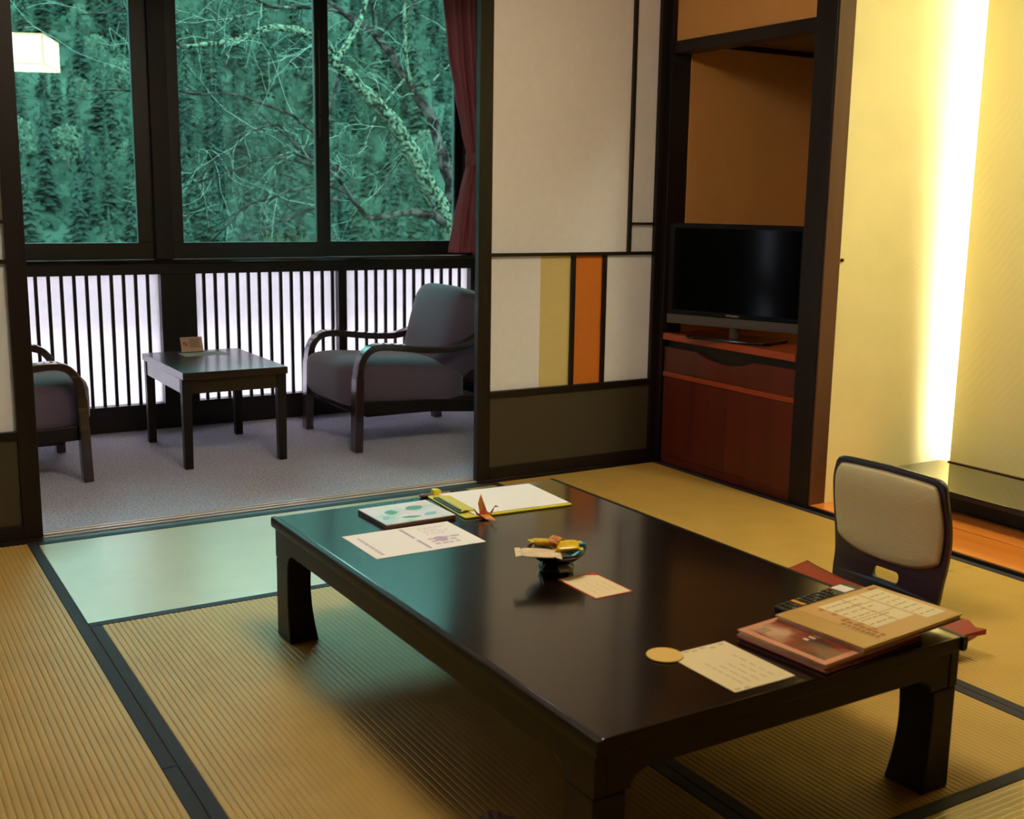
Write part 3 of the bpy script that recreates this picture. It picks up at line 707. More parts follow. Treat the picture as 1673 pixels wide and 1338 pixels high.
packet('wrapped_sweet', 'yellow wrapped sweet at the front of the black bowl', (-1.835, -1.972, TZ+.0665), (.066, .042, .014), YS, (radians(14), radians(-4), radians(-28)))
packet('wrapped_sweet', 'yellow and orange wrapped sweet at the back of the black bowl', (-1.866, -1.922, TZ+.068), (.066, .042, .014), YS, (radians(-8), radians(6), radians(-20)))
packet('wrapped_sweet', 'orange-brown wrapped sweet lying across the top of the pile in the bowl', (-1.852, -1.946, TZ+.078), (.046, .026, .010), OS, (radians(10), 0, radians(40)))
packet('wrapped_sweet', 'small blue twist-wrapped sweet at the right rim of the black bowl', (-1.802, -1.985, TZ+.066), (.028, .018, .015), BS, (0, radians(30), radians(60)))
packet('wrapped_sweet', 'flat cream packet sticking out over the left rim of the black bowl', (-1.910, -1.965, TZ+.0592), (.098, .060, .006), CS, (radians(2), radians(3), radians(-28)))
# red-bordered card
cd = thing('greeting_card', 'cream card with a thin red border and red corner beside the sweets bowl', 'card', (-1.8245, -2.070, TZ), radians(.5))
box('red_backing', (-.051, -.075, 0), (.051, .075, .0006), mat('red_card', (206, 66, 30), .6), cd, 0)
box('cream_face', (-.0475, -.0715, .0007), (.0475, .0715, .0010), mat('cream_card', (238, 220, 176), .65), cd, 0)
MB().prism([(.020, .0716), (.0476, .0716), (.0476, .052), (.034, .060)], 'z', .0010, .0013).build('red_corner', mat('red_mark', (214, 60, 30), .6), cd)
k = MB(); print_lines(k, -.035, .035, -.045, .045, 4, rnd, .0013, .12, 'y', (3, 5)); k.build('printed_text', mat('faint_print', (206, 190, 152), .7), cd, kind='stuff')
# sheet + round tab
s2 = thing('paper_sheet', 'cream sheet of small grey print at the near end of the low table', 'paper', (-1.8635, -2.562, TZ), radians(.5))
box('sheet', (-.0735, -.096, 0), (.0735, .096, .0006), mat('cream_paper', (236, 220, 172), .65), s2, 0)
k = MB(); print_lines(k, -.045, .05, -.075, .055, 5, rnd, .0009, .20, 'y', (3, 6)); k.build('printed_text', TGREY, s2, kind='stuff')
k = MB()
for (u, v) in ((-.052, .086), (-.03, .088), (-.012, .085), (.01, .088), (.03, .08), (.055, .086), (-.060, -.088), (-.04, -.09)): k.quad(*[(u+.008*cos(2*pi*i/10), v+.004*sin(2*pi*i/10), .0009) for i in range(10)])
k.build('printed_motif', TGREY, s2, kind='stuff')
cs = tag(MB().lathe([(.0345, 0), (.0355, .0015), (.0345, .003)], 40).build('round_coaster', mat('yellow_card_coaster', (232, 192, 104), .6), None, 0, loc=(-1.942, -2.468, TZ+.0008)), 'round yellow card coaster overlapping the corner of the cream sheet', 'coaster')
# folders
def folder(name, label, loc, rz, th_, L, W, edge, cover):
    o = thing(name, label, 'folder', loc, radians(rz))
    box('cover', (-L/2, -W/2, th_-.003), (L/2, W/2, th_), cover, o, .001)
    box('back_cover', (-L/2, -W/2, 0), (L/2, W/2, .002), edge, o, .0006)
    box('pages', (-L/2+.004, -W/2+.003, .0021), (L/2-.003, W/2-.003, th_-.0031), PAPER if edge is not REDF else mat('brown_pages', (70, 40, 30), .7), o, 0)
    return o
REDF = mat('dark_red_folder', (110, 52, 44), .45); PINKF = mat('salmon_folder_border', (216, 150, 118), .45); GOLD = mat('gold_cover', (196, 156, 84), .4, vary=(3, .1), coat=.2)
f1 = folder('folder', 'dark red folder at the bottom of the stack on the low table', (-1.610, -2.571, TZ), 5.6, .0105, .300, .214, REDF, REDF)
f2 = folder('folder', 'red picture-covered folder with a salmon border under the gold folder', (-1.607, -2.566, TZ+.0107), 5.6, .0125, .300, .214, PINKF, PINKF)
PH = mat('dish_photo_print', (120, 50, 34), .35, coat=.3); watercolour(PH, (66, 40, 34), (150, 62, 40), (214, 176, 140), 9)
box('cover_photo', (-.134, -.092, .0126), (.134, .092, .0130), PH, f2, 0)
k = MB()
for i in range(6): k.box((-.085+i*.016, -.012-.003*i, .0131), (-.076+i*.016, .0, .0133))
k.build('title_lettering', mat('pale_lettering', (238, 214, 190), .5), f2, kind='stuff')
MB().box((-.126, .062, .0131), (-.098, .084, .0133)).build('corner_crest', mat('tan_crest', (170, 140, 110), .5), f2)
f3 = folder('folder', 'gold folder with a printed guide map on top of the folder stack', (-1.497, -2.566, TZ+.0234), 5.6, .0125, .322, .214, mat('gold_edge', (168, 130, 76), .4), GOLD)
OB = mat('orange_print_band', (212, 170, 106), .5); CRP = mat('cream_print_panel', (236, 224, 180), .5); BRP = mat('brown_print', (158, 104, 58), .5)
MB().box((-.10, -.100, .0126), (.155, .100, .0128)).build('orange_panel', OB, f3)
for j, (xa, xb, ya, yb) in enumerate(((-.055, .02, .045, .085), (.022, .075, .045, .085), (-.055, .02, -.005, .042), (.022, .075, -.005, .042), (-.055, .02, -.055, -.008), (.022, .075, -.055, -.008), (.078, .145, -.08, .085))):
    MB().box((xa, ya, .0129), (xb-.002, yb, .0131)).build('map_panel', CRP, f3)
k = MB(); print_lines(k, -.098, -.066, -.09, .03, 2, rnd, .0131, .7, 'y', (6, 9)); print_lines(k, -.05, .07, -.05, .08, 6, rnd, .0133, .12, 'x', (4, 6)); print_lines(k, .085, .14, -.07, .07, 7, rnd, .0133, .12, 'x', (2, 4)); k.build('printed_text', BRP, f3, kind='stuff')
k = MB()
for i in range(5): k.quad(*[(-.062+.007*cos(2*pi*q/10), .07-.032*i+.006*sin(2*pi*q/10), .0130) for q in range(10)])
MB().box((.122, .088, .0129), (.152, .097, .0131)).build('corner_print', BRP, f3)
k.build('printed_dot', mat('orange_dot', (200, 116, 48), .5), f3, kind='stuff')
# remote control
rm = thing('remote_control', 'long black remote control with a white label behind the folder stack', 'remote', (-1.468, -2.402, TZ), radians(8.0))
MB().prism(rounded([(-.127, -.024), (.127, -.024), (.127, .024), (-.127, .024)], .008), 'z', 0, .017).build('case', mat('black_remote', (26, 24, 24), .4), rm, .003)
box('white_label', (.066, -.020, .0171), (.103, .018, .0176), WHITE, rm, 0)
kg = mat('grey_keys', (52, 50, 50), .5); kl = mat('light_grey_keys', (104, 102, 98), .5)
for i in range(9):
    for j in range(4):
        if i == 2: continue
        MB().box((-.112+i*.018, -.0175+j*.0095, .0171), (-.101+i*.018, -.0115+j*.0095, .0192)).build('key', kg if (i*3+j) % 4 else kl, rm, .0006)
MB().box((-.077, -.0175, .0171), (-.066, .0175, .0195)).build('yellow_key_bar', mat('yellow_key', (206, 150, 50), .5), rm, .0006)
MB().box((.054, .008, .0171), (.062, .016, .0195)).build('power_key', mat('red_key', (170, 50, 40), .5), rm, .0006)

# ================================================================== floor chair and cushion
zc = thing('floor_chair', 'legless floor chair with dark shell and beige back pad beside the low table', 'chair', (-.60, -1.842, 0))
SHELL = mat('dark_plum_shell', (38, 26, 36), .3, coat=.4, coat_rough=.15); PAD = mat('beige_pad', (196, 182, 138), .75, bump=(260, .4))
def out2(pts, n=6): return smooth_path(pts, n)
half = [(0, .002), (.186, .002), (.196, .06), (.198, .11), (.206, .17), (.214, .25), (.212, .33), (.199, .400), (.178, .417), (.09, .421), (0, .423)]
hs = smooth_path(half[1:8], 4)
outl = hs + smooth_path(half[7:], 3)[1:]
outl = outl + [(-u, v) for u, v in reversed(outl) if u > .001]
hole = rounded([(-.052, .068), (.052, .068), (.052, .110), (-.052, .110)], .021, 6)
lean = lambda v: .022*sin(pi*min(1, v/.36)) - .0*v
def zfr(u, v, w_): return (w_ + lean(v) + .10*u*u*-1 + .0, u, v)
plate('back_shell', outl, [hole], .016, SHELL, zc, .004, zfr)
ph_ = [(0, .132), (.10, .139), (.178, .168), (.192, .20), (.200, .28), (.192, .36), (.178, .393), (.150, .403), (0, .407)]
pp = smooth_path(ph_, 4); pp = pp + [(-u, v) for u, v in reversed(pp) if u > .001]
kk = MB(); n = len(pp); cx_, cz_ = 0, .275
rings = [(1.0, -.0085), (1.0, -.016), (.985, -.021), (.94, -.025), (.8, -.028), (.5, -.030), (.2, -.031)]
for s_, x_ in rings:
    for (u, v) in pp:
        uu_, vv_ = cx_+(u-cx_)*s_, cz_+(v-cz_)*s_; kk.v.append((x_ + lean(vv_) - .10*uu_*uu_, uu_, vv_))
for i in range(len(rings)-1):
    for j in range(n): kk.f.append((i*n+j, (i+1)*n+j, (i+1)*n+(j+1) % n, i*n+(j+1) % n))
kk.f.append(tuple((len(rings)-1)*n+j for j in reversed(range(n))))
pad = kk.build('back_pad', PAD, zc, smooth=True)
kk = MB(); kk.tube([(-.0150+lean(v)-.10*u*u, u*1.0, v) for u, v in pp] + [(-.0150+lean(pp[0][1]), pp[0][0], pp[0][1])], .0028, 6); kk.build('pad_piping', mat('beige_piping', (150, 134, 104), .8), zc, smooth=True)
sp_ = smooth_path([(.006, .012), (-.012, .006), (-.05, .006), (-.2, .008), (-.40, .014), (-.43, .020)], 4)
MB().strip(sp_, -.186, .186, .010).build('seat_board', SHELL, zc, .002)
zb = thing('floor_cushion', 'red-brown square floor cushion between the low table and floor chair', 'cushion', (-.982, -1.945, .020))
CUSH = mat('red_brown_cushion', (156, 56, 30), .55, bump=(300, .3))
kk = MB(); N = 28; hw = .282
for side in (1, -1):
    for i in range(N+1):
        for j in range(N+1):
            u, v = -1+2*i/N, -1+2*j/N; q = max(abs(u), abs(v)); cr_ = abs(u*v)
            th_ = .040*(1-q**8)**.45*(1-.10*cr_) + .006*cr_**2 + .0015
            pull = 1 + .10*cr_**3 - .025*(1-abs(abs(u)-abs(v)))*q*0
            zz = .042 + .012*cr_**3 + side*th_
            kk.v.append((u*hw*pull*.93, v*hw*pull*1.05, max(zz, 0.0)))
off = (N+1)**2
for i in range(N):
    for j in range(N):
        o = i*(N+1)+j; kk.f.append((o, o+N+1, o+N+2, o+1)); o += off; kk.f.append((o, o+1, o+N+2, o+N+1))
edge = [(i, 0) for i in range(N)] + [(N, j) for j in range(N)] + [(i, N) for i in range(N, 0, -1)] + [(0, j) for j in range(N, 0, -1)]
E_ = [i*(N+1)+j for i, j in edge]
for q in range(len(E_)): r_ = (q+1) % len(E_); kk.f.append((E_[q], E_[r_], E_[r_]+off, E_[q]+off))
kk.build('cushion_body', CUSH, zb, smooth=True)
# scrap of paper on the mat
kk = MB(); rr2 = random.Random(5)
for i in range(6):
    for j in range(6): kk.v.append((-.03+.012*i, -.03+.012*j, .002+.008*rr2.random()*(0 if i in (0, 5) or j in (0, 5) else 1)))
kk.f = [(i*6+j, (i+1)*6+j, (i+1)*6+j+1, i*6+j+1) for i in range(5) for j in range(5)]
cp = kk.build('paper_scrap', mat('pinkish_paper', (150, 120, 112), .7), None, smooth=False, loc=(-2.230, -2.328, .0006), rot=(0, 0, .5)); sd = cp.modifiers.new('s', 'SOLIDIFY'); sd.thickness = .0008
tag(cp, 'small crumpled pinkish scrap on the mat in the shadow left of the low table', 'paper')

# pieces that belong to one part become its sub-parts
def nest(root, pairs):
    kids = list(root.children)
    for child, par in pairs:
        p = [o for o in kids if o.name.split('.')[0] == par][0]
        for o in kids:
            if o.name.split('.')[0] == child and o != p: o.parent = p
nest(tv, (('screen', 'bezel'), ('maker_name', 'bezel'), ('silver_lower_bezel', 'bezel')))
nest(zc, (('pad_piping', 'back_pad'),))
nest(mn, (('painted_leaf', 'painted_cover'), ('painted_blossom', 'painted_cover')))
nest(s1, (('side_lettering', 'sheet'), ('heading_bar', 'sheet'), ('printed_text', 'sheet'), ('printed_mark', 'sheet')))
nest(s2, (('printed_text', 'sheet'), ('printed_motif', 'sheet')))
nest(cb, (('clip_spring', 'clip_plate'), ('clip_heel_shade', 'clip_plate')))
nest(cd, (('red_corner', 'cream_face'), ('printed_text', 'cream_face')))
nest(f2, (('cover_photo', 'cover'), ('title_lettering', 'cover'), ('corner_crest', 'cover')))
nest(f3, (('orange_panel', 'cover'), ('map_panel', 'cover'), ('printed_text', 'cover'), ('corner_print', 'cover'), ('printed_dot', 'cover')))
nest(rm, (('key', 'case'), ('yellow_key_bar', 'case'), ('power_key', 'case'), ('white_label', 'case')))
nest(sg, (('no_smoking_symbol', 'card'), ('printed_lines', 'card')))
nest(ct, (('tieback', 'curtain_cloth'),))
for o in list(C.objects):
    if o.name.startswith('wrapped_sweet'): nest(o, (('crimped_end', 'wrapper'),))
BRANCHES = [
  ('trunk','lichen',[(1.807,5.0,0.401,0.0779),(1.598,4.967,0.79,0.0709),(1.456,4.933,1.059,0.0618),(1.289,4.9,1.319,0.0529),(1.109,4.867,1.57,0.052),(0.94,4.833,1.789,0.0486),(0.732,4.8,1.973,0.0453),(0.53,4.767,2.128,0.0396),(0.375,4.733,2.256,0.0317),(0.271,4.7,2.375,0.0241),(0.107,4.667,2.436,0.0214),(-0.151,4.633,2.465,0.0187),(-0.404,4.6,2.355,0.0184),(-0.579,4.567,2.303,0.0136),(-0.749,4.533,2.273,0.0112),(-0.959,4.5,2.231,0.0088)]),
  ('limb','dark',[(1.898,5.2,0.554,0.068),(1.74,5.27,1.0,0.0505),(1.731,5.34,1.33,0.0421),(1.641,5.41,1.739,0.0363),(1.52,5.48,2.034,0.0305),(1.371,5.55,2.271,0.0276),(1.224,5.62,2.532,0.0274),(1.078,5.69,2.669,0.0218),(0.875,5.76,2.805,0.0163),(0.76,5.83,2.907,0.0135),(0.62,5.9,3.108,0.0108)]),
  ('limb','dark',[(1.57,4.95,0.899,0.038),(1.403,4.889,1.017,0.0321),(1.194,4.828,1.069,0.0263),(0.933,4.767,1.058,0.0206),(0.681,4.706,1.022,0.0177),(0.546,4.644,1.082,0.015),(0.424,4.583,1.203,0.0123),(0.285,4.522,1.344,0.0121),(0.134,4.461,1.434,0.0095),(-0.111,4.4,1.517,0.0058)]),
  ('branch','dark',[(1.143,5.6,2.591,0.0095),(1.307,5.667,2.755,0.0088),(1.492,5.733,2.886,0.0084),(1.68,5.8,3.047,0.007)]),
  ('branch','lichen',[(1.395,5.45,2.185,0.0137),(1.329,5.412,2.414,0.0122),(1.3,5.375,2.642,0.0108),(1.271,5.337,2.89,0.0093),(1.247,5.3,3.034,0.0079)]),
  ('branch','dark',[(1.153,5.7,2.656,0.0096),(1.114,5.65,2.814,0.0082),(1.07,5.6,2.958,0.0081)]),
  ('branch','lichen',[(0.444,4.9,2.277,0.0199),(0.634,5.0,2.494,0.0202),(0.761,5.1,2.662,0.0179),(0.862,5.2,2.832,0.0129)]),
  ('branch','dark',[(0.438,4.8,2.181,0.0099),(0.249,4.7,1.704,0.0088),(-0.031,4.6,1.803,0.0081),(-0.308,4.5,1.874,0.0069),(-0.573,4.4,1.927,0.0058),(-0.829,4.3,1.897,0.0053),(-1.05,4.2,1.906,0.0043)]),
  ('branch','dark',[(0.381,4.6,1.371,0.0098),(0.24,4.66,1.479,0.0083),(0.11,4.72,1.543,0.0073),(-0.018,4.78,1.649,0.0058),(-0.145,4.84,1.764,0.0048),(-0.198,4.9,1.835,0.0034)]),
  ('branch','dark',[(0.276,4.5,1.344,0.0072),(0.146,4.429,1.41,0.0062),(-0.08,4.357,1.448,0.0056),(-0.298,4.286,1.476,0.005),(-0.463,4.214,1.447,0.0045),(-0.626,4.143,1.385,0.004),(-0.783,4.071,1.328,0.0033),(-0.971,4.0,1.277,0.0026)]),
  ('branch','dark',[(0.216,4.6,1.476,0.0061),(0.035,4.657,1.538,0.0058),(-0.115,4.714,1.736,0.0057),(-0.269,4.771,1.699,0.0057),(-0.399,4.829,1.649,0.0057),(-0.53,4.886,1.516,0.0048),(-0.663,4.943,1.351,0.0038),(-0.782,5.0,1.208,0.0029)]),
  ('branch','dark',[(0.368,4.6,1.212,0.0111),(0.206,4.525,1.153,0.0109),(-0.053,4.45,1.057,0.0095),(-0.327,4.375,0.965,0.0079),(-0.568,4.3,0.867,0.0068)]),
  ('branch','dark',[(0.431,4.6,1.203,0.0084),(0.237,4.533,1.272,0.0077),(-0.092,4.467,1.243,0.0071),(-0.313,4.4,1.17,0.007),(-0.526,4.333,1.114,0.0059),(-0.643,4.267,1.012,0.0054),(-0.827,4.2,0.859,0.0044)]),
  ('branch','lichen',[(0.013,4.6,1.536,0.0057),(-0.169,4.58,1.497,0.0052),(-0.214,4.56,1.333,0.0052),(-0.264,4.54,1.193,0.0047),(-0.313,4.52,1.054,0.0042),(-0.406,4.5,0.915,0.0035)]),
  ('branch','dark',[(0.936,5.7,2.778,0.0119),(0.627,5.575,2.784,0.0111),(0.304,5.45,2.752,0.0103),(0.047,5.325,2.721,0.0085),(-0.157,5.2,2.77,0.0073)]),
  ('branch','lichen',[(0.232,5.4,2.739,0.0076),(0.056,5.35,2.706,0.006),(-0.118,5.3,2.631,0.0055),(-0.286,5.25,2.586,0.0044),(-0.525,5.2,2.494,0.0029)]),
  ('branch','dark',[(-0.858,4.2,1.888,0.0043),(-1.064,4.15,1.902,0.0043),(-1.223,4.1,1.88,0.0038),(-1.477,4.05,1.87,0.0033),(-1.714,4.0,1.848,0.002)]),
  ('branch','dark',[(-0.893,4.5,2.237,0.0088),(-1.082,4.425,2.331,0.0065),(-1.241,4.35,2.479,0.0051),(-1.403,4.275,2.414,0.0042),(-1.666,4.2,2.356,0.002)]),
  ('branch','dark',[(-1.05,4.2,1.906,0.0043),(-1.212,4.133,1.944,0.0038),(-1.341,4.067,1.971,0.0031),(-1.429,4.0,2.026,0.002)]),
  ('branch','dark',[(-0.973,4.4,0.83,0.0045),(-1.165,4.333,0.856,0.004),(-1.316,4.267,0.924,0.0032),(-1.442,4.2,1.052,0.0021)]),
  ('branch','lichen',[(1.251,5.3,2.217,0.0081),(0.968,5.2,1.936,0.0069),(0.807,5.1,1.669,0.0057),(0.621,5.0,1.457,0.0041)]),
  ('branch','lichen',[(1.48,5.4,2.134,0.0082),(1.674,5.3,2.35,0.006),(1.806,5.2,2.482,0.0041)]),
  ('branch','dark',[(1.532,5.2,1.806,0.0065),(1.254,5.067,1.685,0.0053),(0.957,4.933,1.415,0.0047),(0.725,4.8,1.157,0.0026)]),
]

# ================================================================== outside
BARKL = mat('lichen_grey_bark', (176, 186, 160), .9, spec=0)
def bark(m, c0, c1, c2, sc):
    nt = m.node_tree; b = nt.nodes['Principled BSDF']; n = nt.nodes.new('ShaderNodeTexNoise'); n.inputs['Scale'].default_value = sc; n.inputs['Detail'].default_value = 7; n.inputs['Roughness'].default_value = .7
    tc = nt.nodes.new('ShaderNodeTexCoord'); nt.links.new(tc.outputs['Object'], n.inputs[0]); r = nt.nodes.new('ShaderNodeValToRGB')
    r.color_ramp.elements[0].position = .43; r.color_ramp.elements[1].position = .58
    r.color_ramp.elements[0].color = (*lin(c0), 1); r.color_ramp.elements[1].color = (*lin(c2), 1); e = r.color_ramp.elements.new(.49); e.color = (*lin(c1), 1)
    nt.links.new(n.outputs['Fac'], r.inputs[0]); nt.links.new(r.outputs[0], b.inputs['Base Color'])
    bp = nt.nodes.new('ShaderNodeBump'); bp.inputs['Strength'].default_value = .6; bp.inputs['Distance'].default_value = .02; nt.links.new(n.outputs['Fac'], bp.inputs['Height']); nt.links.new(bp.outputs[0], b.inputs['Normal'])
bark(BARKL, (15, 13, 11), (52, 53, 45), (86, 90, 75), 30)
BARKD = mat('dark_brown_bark', (52, 40, 36), .9, spec=0); bark(BARKD, (18, 12, 12), (40, 27, 28), (60, 50, 48), 9)
TWIG = mat('dark_twig', (24, 25, 23), .9, spec=0); TWIGP = mat('pale_lichen_twig', (84, 90, 80), .9, spec=0)
tr = thing('bare_tree', 'leafless lichen-covered tree with spreading limbs just outside the window', 'tree', (1.85, 5.1, -3.2))
B = Vector((1.85, 5.1, -3.2)); rnd = random.Random(21)
def jitter(row, n=3):
    """smooth a branch and give it small kinks"""
    pts = [Vector(r[:3])-B for r in row]; rad = [r[3]*1.35 for r in row]; P, Rd = [], []; k = len(pts)
    for i in range(k-1):
        p0, p1, p2, p3 = pts[max(i-1, 0)], pts[i], pts[i+1], pts[min(i+2, k-1)]
        for j in range(n):
            t = j/n; q = .5*((2*p1)+(-p0+p2)*t+(2*p0-5*p1+4*p2-p3)*t*t+(-p0+3*p1-3*p2+p3)*t**3)
            r_ = rad[i]*(1-t)+rad[i+1]*t
            P.append(q + Vector([rnd.uniform(-1, 1)*min(.012, r_*.35) for _ in range(3)])); Rd.append(r_*rnd.uniform(.9, 1.1))
    P.append(pts[-1]); Rd.append(rad[-1]); return P, Rd
twigs = MB(); ptwigs = MB()
def twig(p, d, l, r, depth, tw):
    n = 5; q = p.copy(); path = [q.copy()]; dd = d.normalized()
    for i in range(n):
        dd = (dd + Vector((rnd.uniform(-.35, .35), rnd.uniform(-.35, .35), rnd.uniform(-.35, .35)))).normalized(); q = q + dd*l/n; path.append(q.copy())
        if depth > 0 and i > 0 and rnd.random() < .6:
            twig(q, dd + Vector((rnd.uniform(-1, 1), rnd.uniform(-1, 1), rnd.uniform(-.8, .9))), l*rnd.uniform(.4, .7), r*.62, depth-1, tw)
    tw.tube(path, [max(.0017, r*(1-.7*i/n)) for i in range(n+1)], 3, False)
for bi, (nm, kind_, row) in enumerate(BRANCHES):
    if bi == 0: row = [(1.98, 5.12, -3.2, .16), (1.95, 5.08, -1.5, .125), (1.90, 5.03, -.4, .10)] + row
    if bi == 1: row = [(2.06, 5.14, -2.2, .10), (2.02, 5.15, -.8, .085)] + row
    P, Rd = jitter(row)
    MB().tube(P, Rd, 10 if Rd[0] > .03 else 6).build(nm, BARKL if kind_ == 'lichen' else BARKD, tr, smooth=True, label=('pale lichen-spotted ' if kind_ == 'lichen' else 'dark reddish ') + nm if bi < 3 else None)
    for i in range(3 if bi > 2 else 12, len(P)-1):
        for rep in range(2 if Rd[i] < .012 else 1):
            if rnd.random() < (.5 if bi < 16 else .2):
                d = (P[i+1]-P[i]).normalized()*.6 + Vector((rnd.uniform(-.9, .6), rnd.uniform(-.8, .8), rnd.uniform(-.7, .9)))
                twig(P[i], d, rnd.uniform(.25, .75), min(.0042, Rd[i]*.6), 2, ptwigs if rnd.random() < .26 else twigs)
twigs.build('twigs', TWIG, tr, kind='stuff'); ptwigs.build('pale_twigs', TWIGP, tr, kind='stuff', label='pale lichen-covered twigs')

# hillside
def hz(y): # height of the ground along y
    T = [(1.9, -.62), (3.6, -.7), (6, -3.2), (14, -9), (40, -22), (70, -24), (110, -6), (180, 36), (300, 130), (420, 200)]
    for (a, za), (b, zb_) in zip(T, T[1:]):
        if a <= y <= b: return za+(zb_-za)*(y-a)/(b-a)
    return T[-1][1]
def hn(x, y): return hz(y) + (0 if y < 20 else 3.0*sin(x*.045+y*.02) + 2.0*sin(x*.11-y*.05) + 1.2*sin(y*.17+x*.03))
DIRT = mat('forest_floor', (47, 58, 50), .95, spec=0, vary=(.12, .3));  # ground coloured close to the trees to imitate haze
ys = [1.96, 2.6, 3.6, 4.5, 6, 9, 14, 22, 32, 40, 52] + [60+6*i for i in range(60)]
m = MB(); NX = 90
for y in ys:
    for i in range(NX+1):
        u = -1+2*i/NX; x = u*(30 + y*.95) + y*.35; m.v.append((x, y, hn(x, y)))
for j in range(len(ys)-1):
    for i in range(NX): o = j*(NX+1)+i; m.f.append((o, o+1, o+NX+2, o+NX+1))
hl = m.build('terrain', DIRT, None, smooth=True, kind='structure')
gr = sbox('terrain_bounce_slab', (-9, 1.96, -.60), (9, 3.3, -.30), mat('pale_bounce_slab', (140, 140, 138), .95, vary=(30, .15)), 0)  # slab out of view, added to bounce sky light onto the frosted panes

def foliage_mat(name, c0, c1):
    m = mat(name, c0, .9); nt = m.node_tree; b = nt.nodes['Principled BSDF']; oi = nt.nodes.new('ShaderNodeObjectInfo'); r = nt.nodes.new('ShaderNodeValToRGB')
    r.color_ramp.elements[0].color = (*lin(c0), 1); r.color_ramp.elements[1].color = (*lin(c1), 1); nt.links.new(oi.outputs['Random'], r.inputs[0])
    n = nt.nodes.new('ShaderNodeTexNoise'); n.inputs['Scale'].default_value = .9; n.inputs['Detail'].default_value = 5; tc = nt.nodes.new('ShaderNodeTexCoord'); nt.links.new(tc.outputs['Object'], n.inputs[0])
    mr = nt.nodes.new('ShaderNodeMapRange'); mr.inputs[1].default_value = .3; mr.inputs[2].default_value = .7; mr.inputs[3].default_value = .75; mr.inputs[4].default_value = 1.3; nt.links.new(n.outputs['Fac'], mr.inputs[0])
    mx = nt.nodes.new('ShaderNodeMix'); mx.data_type = 'RGBA'; mx.blend_type = 'MULTIPLY'; mx.inputs[0].default_value = 1; nt.links.new(r.outputs[0], mx.inputs[6]); nt.links.new(mr.outputs[0], mx.inputs[7])
    nt.links.new(mx.outputs[2], b.inputs['Base Color']); b.inputs['Specular IOR Level'].default_value = 0
    tl = nt.nodes.new('ShaderNodeBsdfTranslucent'); nt.links.new(mx.outputs[2], tl.inputs[0]); ms = nt.nodes.new('ShaderNodeMixShader'); ms.inputs[0].default_value = .5
    nt.links.new(b.outputs[0], ms.inputs[1]); nt.links.new(tl.outputs[0], ms.inputs[2]); nt.links.new(ms.outputs[0], nt.nodes['Material Output'].inputs[0]); return m
CONF = foliage_mat('conifer_needles', (47, 58, 52), (62, 72, 62)); BRD = foliage_mat('pale_winter_crown', (69, 80, 70), (88, 98, 84))  # muted, close tones put the distance haze into the foliage colours
BROWN = mat('conifer_trunk', (60, 46, 38), .9)
def conifer_mesh(seed, h=10.0, L=24, n=9):
    r = random.Random(seed); k = MB()
    for l in range(L):
        t = l/(L-1); z = h*(.06+.92*t); R = h*.145*(1-t)**.8+.08
        for j in range(n):
            a = 2*pi*(j+r.random())/n; q = R*r.uniform(.7, 1.2); wd = q*r.uniform(.22, .42); dr = h*.045*r.uniform(.3, 2.0); zj = r.uniform(-.02, .02)*h; o = len(k.v); ca, sa = cos(a), sin(a)
            k.v += [(0, 0, z+h*.03+zj), (q*.6*ca-wd*sa, q*.6*sa+wd*ca, z+zj-dr*.5), (q*ca, q*sa, z+zj-dr+.15*q), (q*.6*ca+wd*sa, q*.6*sa-wd*ca, z+zj-dr*.6)]
            k.f += [(o, o+1, o+2), (o, o+2, o+3)]
    return k
def crown_mesh(seed, h=6.0, cnt=420):
    r = random.Random(seed); k = MB()
    for b in range(cnt):
        a = r.uniform(0, 2*pi); ph = r.uniform(-.4, 1.5); q = h*.36*r.uniform(.55, 1.05); s_ = h*r.uniform(.018, .05); o = len(k.v)
        c = Vector((q*cos(ph)*cos(a), q*cos(ph)*sin(a), h*.52+q*1.15*sin(ph)))
        for u in range(4): k.v.append(tuple(c+Vector([r.uniform(-1, 1)*s_ for _ in range(3)])))
        k.f += [(o, o+1, o+2), (o, o+2, o+3)]
    return k
def proto(mesh, h, name, fm, seed):
    root = thing(name, '', 'tree', (0, 0, 0)); mesh.build('foliage', fm, root); MB().tube([(0, 0, -.6), (0, 0, h*.5)], [h*.022, h*.012], 6).build('trunk', BROWN, root); return root
CG = ('tall dark-green conifer on the forested far hillside', 'conifers on the far hillside'); BG_ = ('pale grey-green winter tree low on the far hillside', 'pale trees on the far hillside')
cps = [proto(conifer_mesh(100+i), 10, 'conifer_tree', CONF, i) for i in range(4)]; bps = [proto(crown_mesh(200+i), 6, 'winter_tree', BRD, i) for i in range(3)]
rnd = random.Random(77)
def visible(x, y, z):   # roughly inside the window's view of the hill
    d = Vector((x+3.25, y+4.06, z-1.18)); f = d.dot(F_); u = 836+1858*d.dot(R_)/f; v = 669-1858*d.dot(U_)/f
    return -30 < u < 790 and -60 < v < 425
pts = []
y = 66.0
while y < 330:
    st = 2.5+y*.0125; x = -20 + rnd.random()*st
    while x < 20+y*1.05:
        pts.append((x+rnd.uniform(-1.2, 1.2), y+rnd.uniform(-1.5, 1.5))); x += st
    y += st*.95
far = MB(); placed = {'c': 0, 'b': 0}; used = {}
def put(protos, i, x, y, z, s_, lab, grp):
    p = protos[i]
    if (id(protos), i) in used: o = copy_tree(p)
    else: used[(id(protos), i)] = 1; o = p
    o.location = (x, y, z-.3); o.rotation_euler = (0, 0, rnd.uniform(0, 6.28)); o.scale = (s_*rnd.uniform(.85, 1.1),)*2 + (s_,); o['label'] = lab; o['group'] = grp
lows = [(conifer_mesh(300+i, 10, 11, 7), crown_mesh(400+i, 6, 60)) for i in range(3)]
acc = []
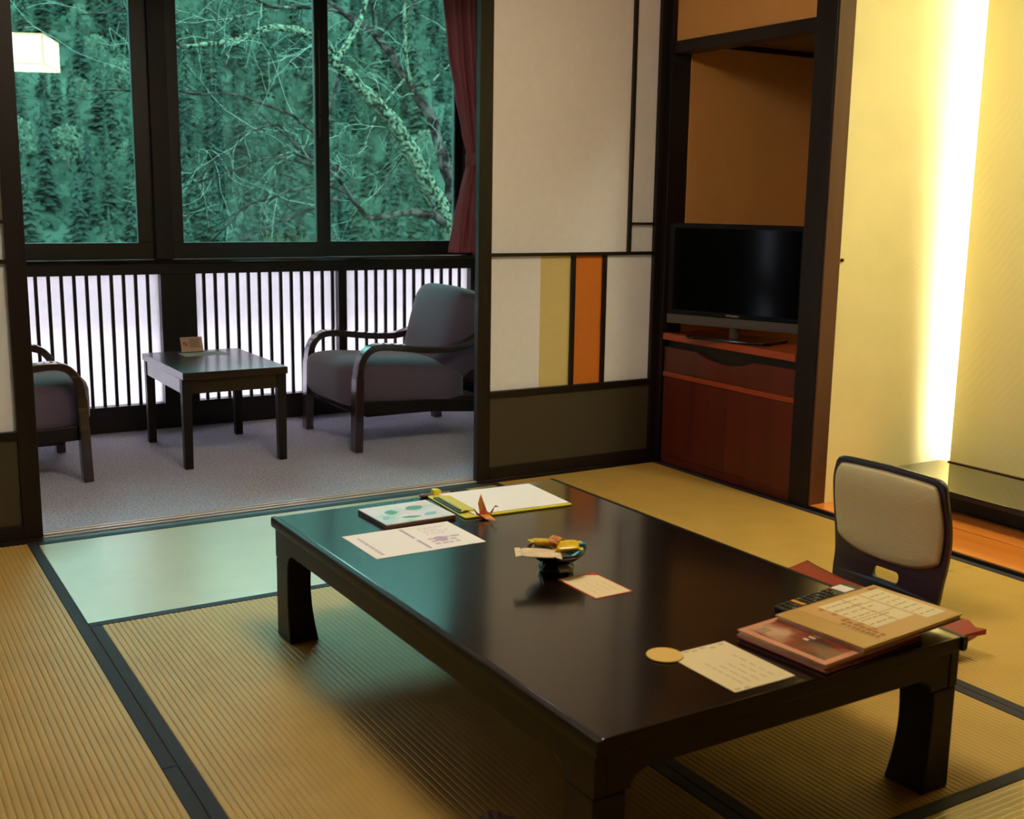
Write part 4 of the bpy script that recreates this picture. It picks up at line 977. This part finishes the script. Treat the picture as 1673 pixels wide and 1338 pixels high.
for (x, y) in sorted(pts, key=lambda p: p[1]):
    z = hn(x, y); pale = rnd.random() < (.75 if y < 105 else .10 + .25*(sin(x*.09)*sin(y*.06) > .35))
    s_ = rnd.uniform(.8, 1.3); rb = 2.35 if pale else 1.75
    for (ax_, ay_, ar_) in acc:
        dd_ = math.hypot(x-ax_, y-ay_)
        if dd_ < ar_ + rb*s_: s_ = (dd_-ar_)/rb
        if s_ < .5: break
    if s_ < .5: continue
    acc.append((x, y, rb*s_))
    if visible(x, y, z+3) and placed['b' if pale else 'c'] < 290:
        if pale: put(bps, rnd.randrange(3), x, y, z, s_, *BG_); placed['b'] += 1
        else: put(cps, rnd.randrange(4), x, y, z, s_, *CG); placed['c'] += 1
    elif y < 330:
        mm = lows[rnd.randrange(3)][1 if pale else 0]; an = rnd.uniform(0, 6.28); ca, sa = cos(an)*s_, sin(an)*s_
        far.add([(x+v[0]*ca-v[1]*sa, y+v[0]*sa+v[1]*ca, z-.3+v[2]*s_) for v in mm.v], mm.f)
fo = far.build('hillside_forest', CONF, None); tag(fo, 'rest of the dense green forest covering the far hillside', 'forest', None, 'stuff')
print('trees', placed, len(far.f))
# leafy undergrowth that covers the ground between the trees
import mathutils.noise as mn_
UND = foliage_mat('undergrowth_leaves', (51, 65, 55), (51, 65, 55)); nt_ = UND.node_tree
for nd in nt_.nodes:
    if nd.type == 'TEX_NOISE': nd.inputs['Scale'].default_value = .16
    if nd.type == 'MAP_RANGE': nd.inputs[3].default_value = .55; nd.inputs[4].default_value = 1.75
k = MB(); rnd = random.Random(9); cnt = 0
while cnt < 62000:
    y = 60 + 250*rnd.random()**1.25; x = rnd.uniform(-8+y*.02, 22+y*.98)
    z = hn(x, y); v_ = mn_.noise(Vector((x*.11, y*.09, .3)))*.5+.5; hh = .4+6.0*max(0, v_-.25)
    if not visible(x, y, z): 
        cnt += 1; continue
    sz_ = rnd.uniform(.18, .5)*(1+y/300); c = Vector((x, y, z-.2+hh*rnd.random()**.6)); o = len(k.v); n_ = Vector((rnd.gauss(0, .7), rnd.gauss(-.5, .5), rnd.uniform(.2, 1))).normalized()
    a_ = n_.cross(Vector((rnd.gauss(0, 1), rnd.gauss(0, 1), rnd.gauss(0, 1)))).normalized()*sz_; b_ = n_.cross(a_)
    k.v += [tuple(c-a_-b_*.3), tuple(c+b_*.9), tuple(c+a_-b_*.3), tuple(c-b_)]; k.f.append((o, o+1, o+2, o+3)); cnt += 1
k.build('undergrowth', UND, hl, kind='stuff')
print('undergrowth', len(k.f))
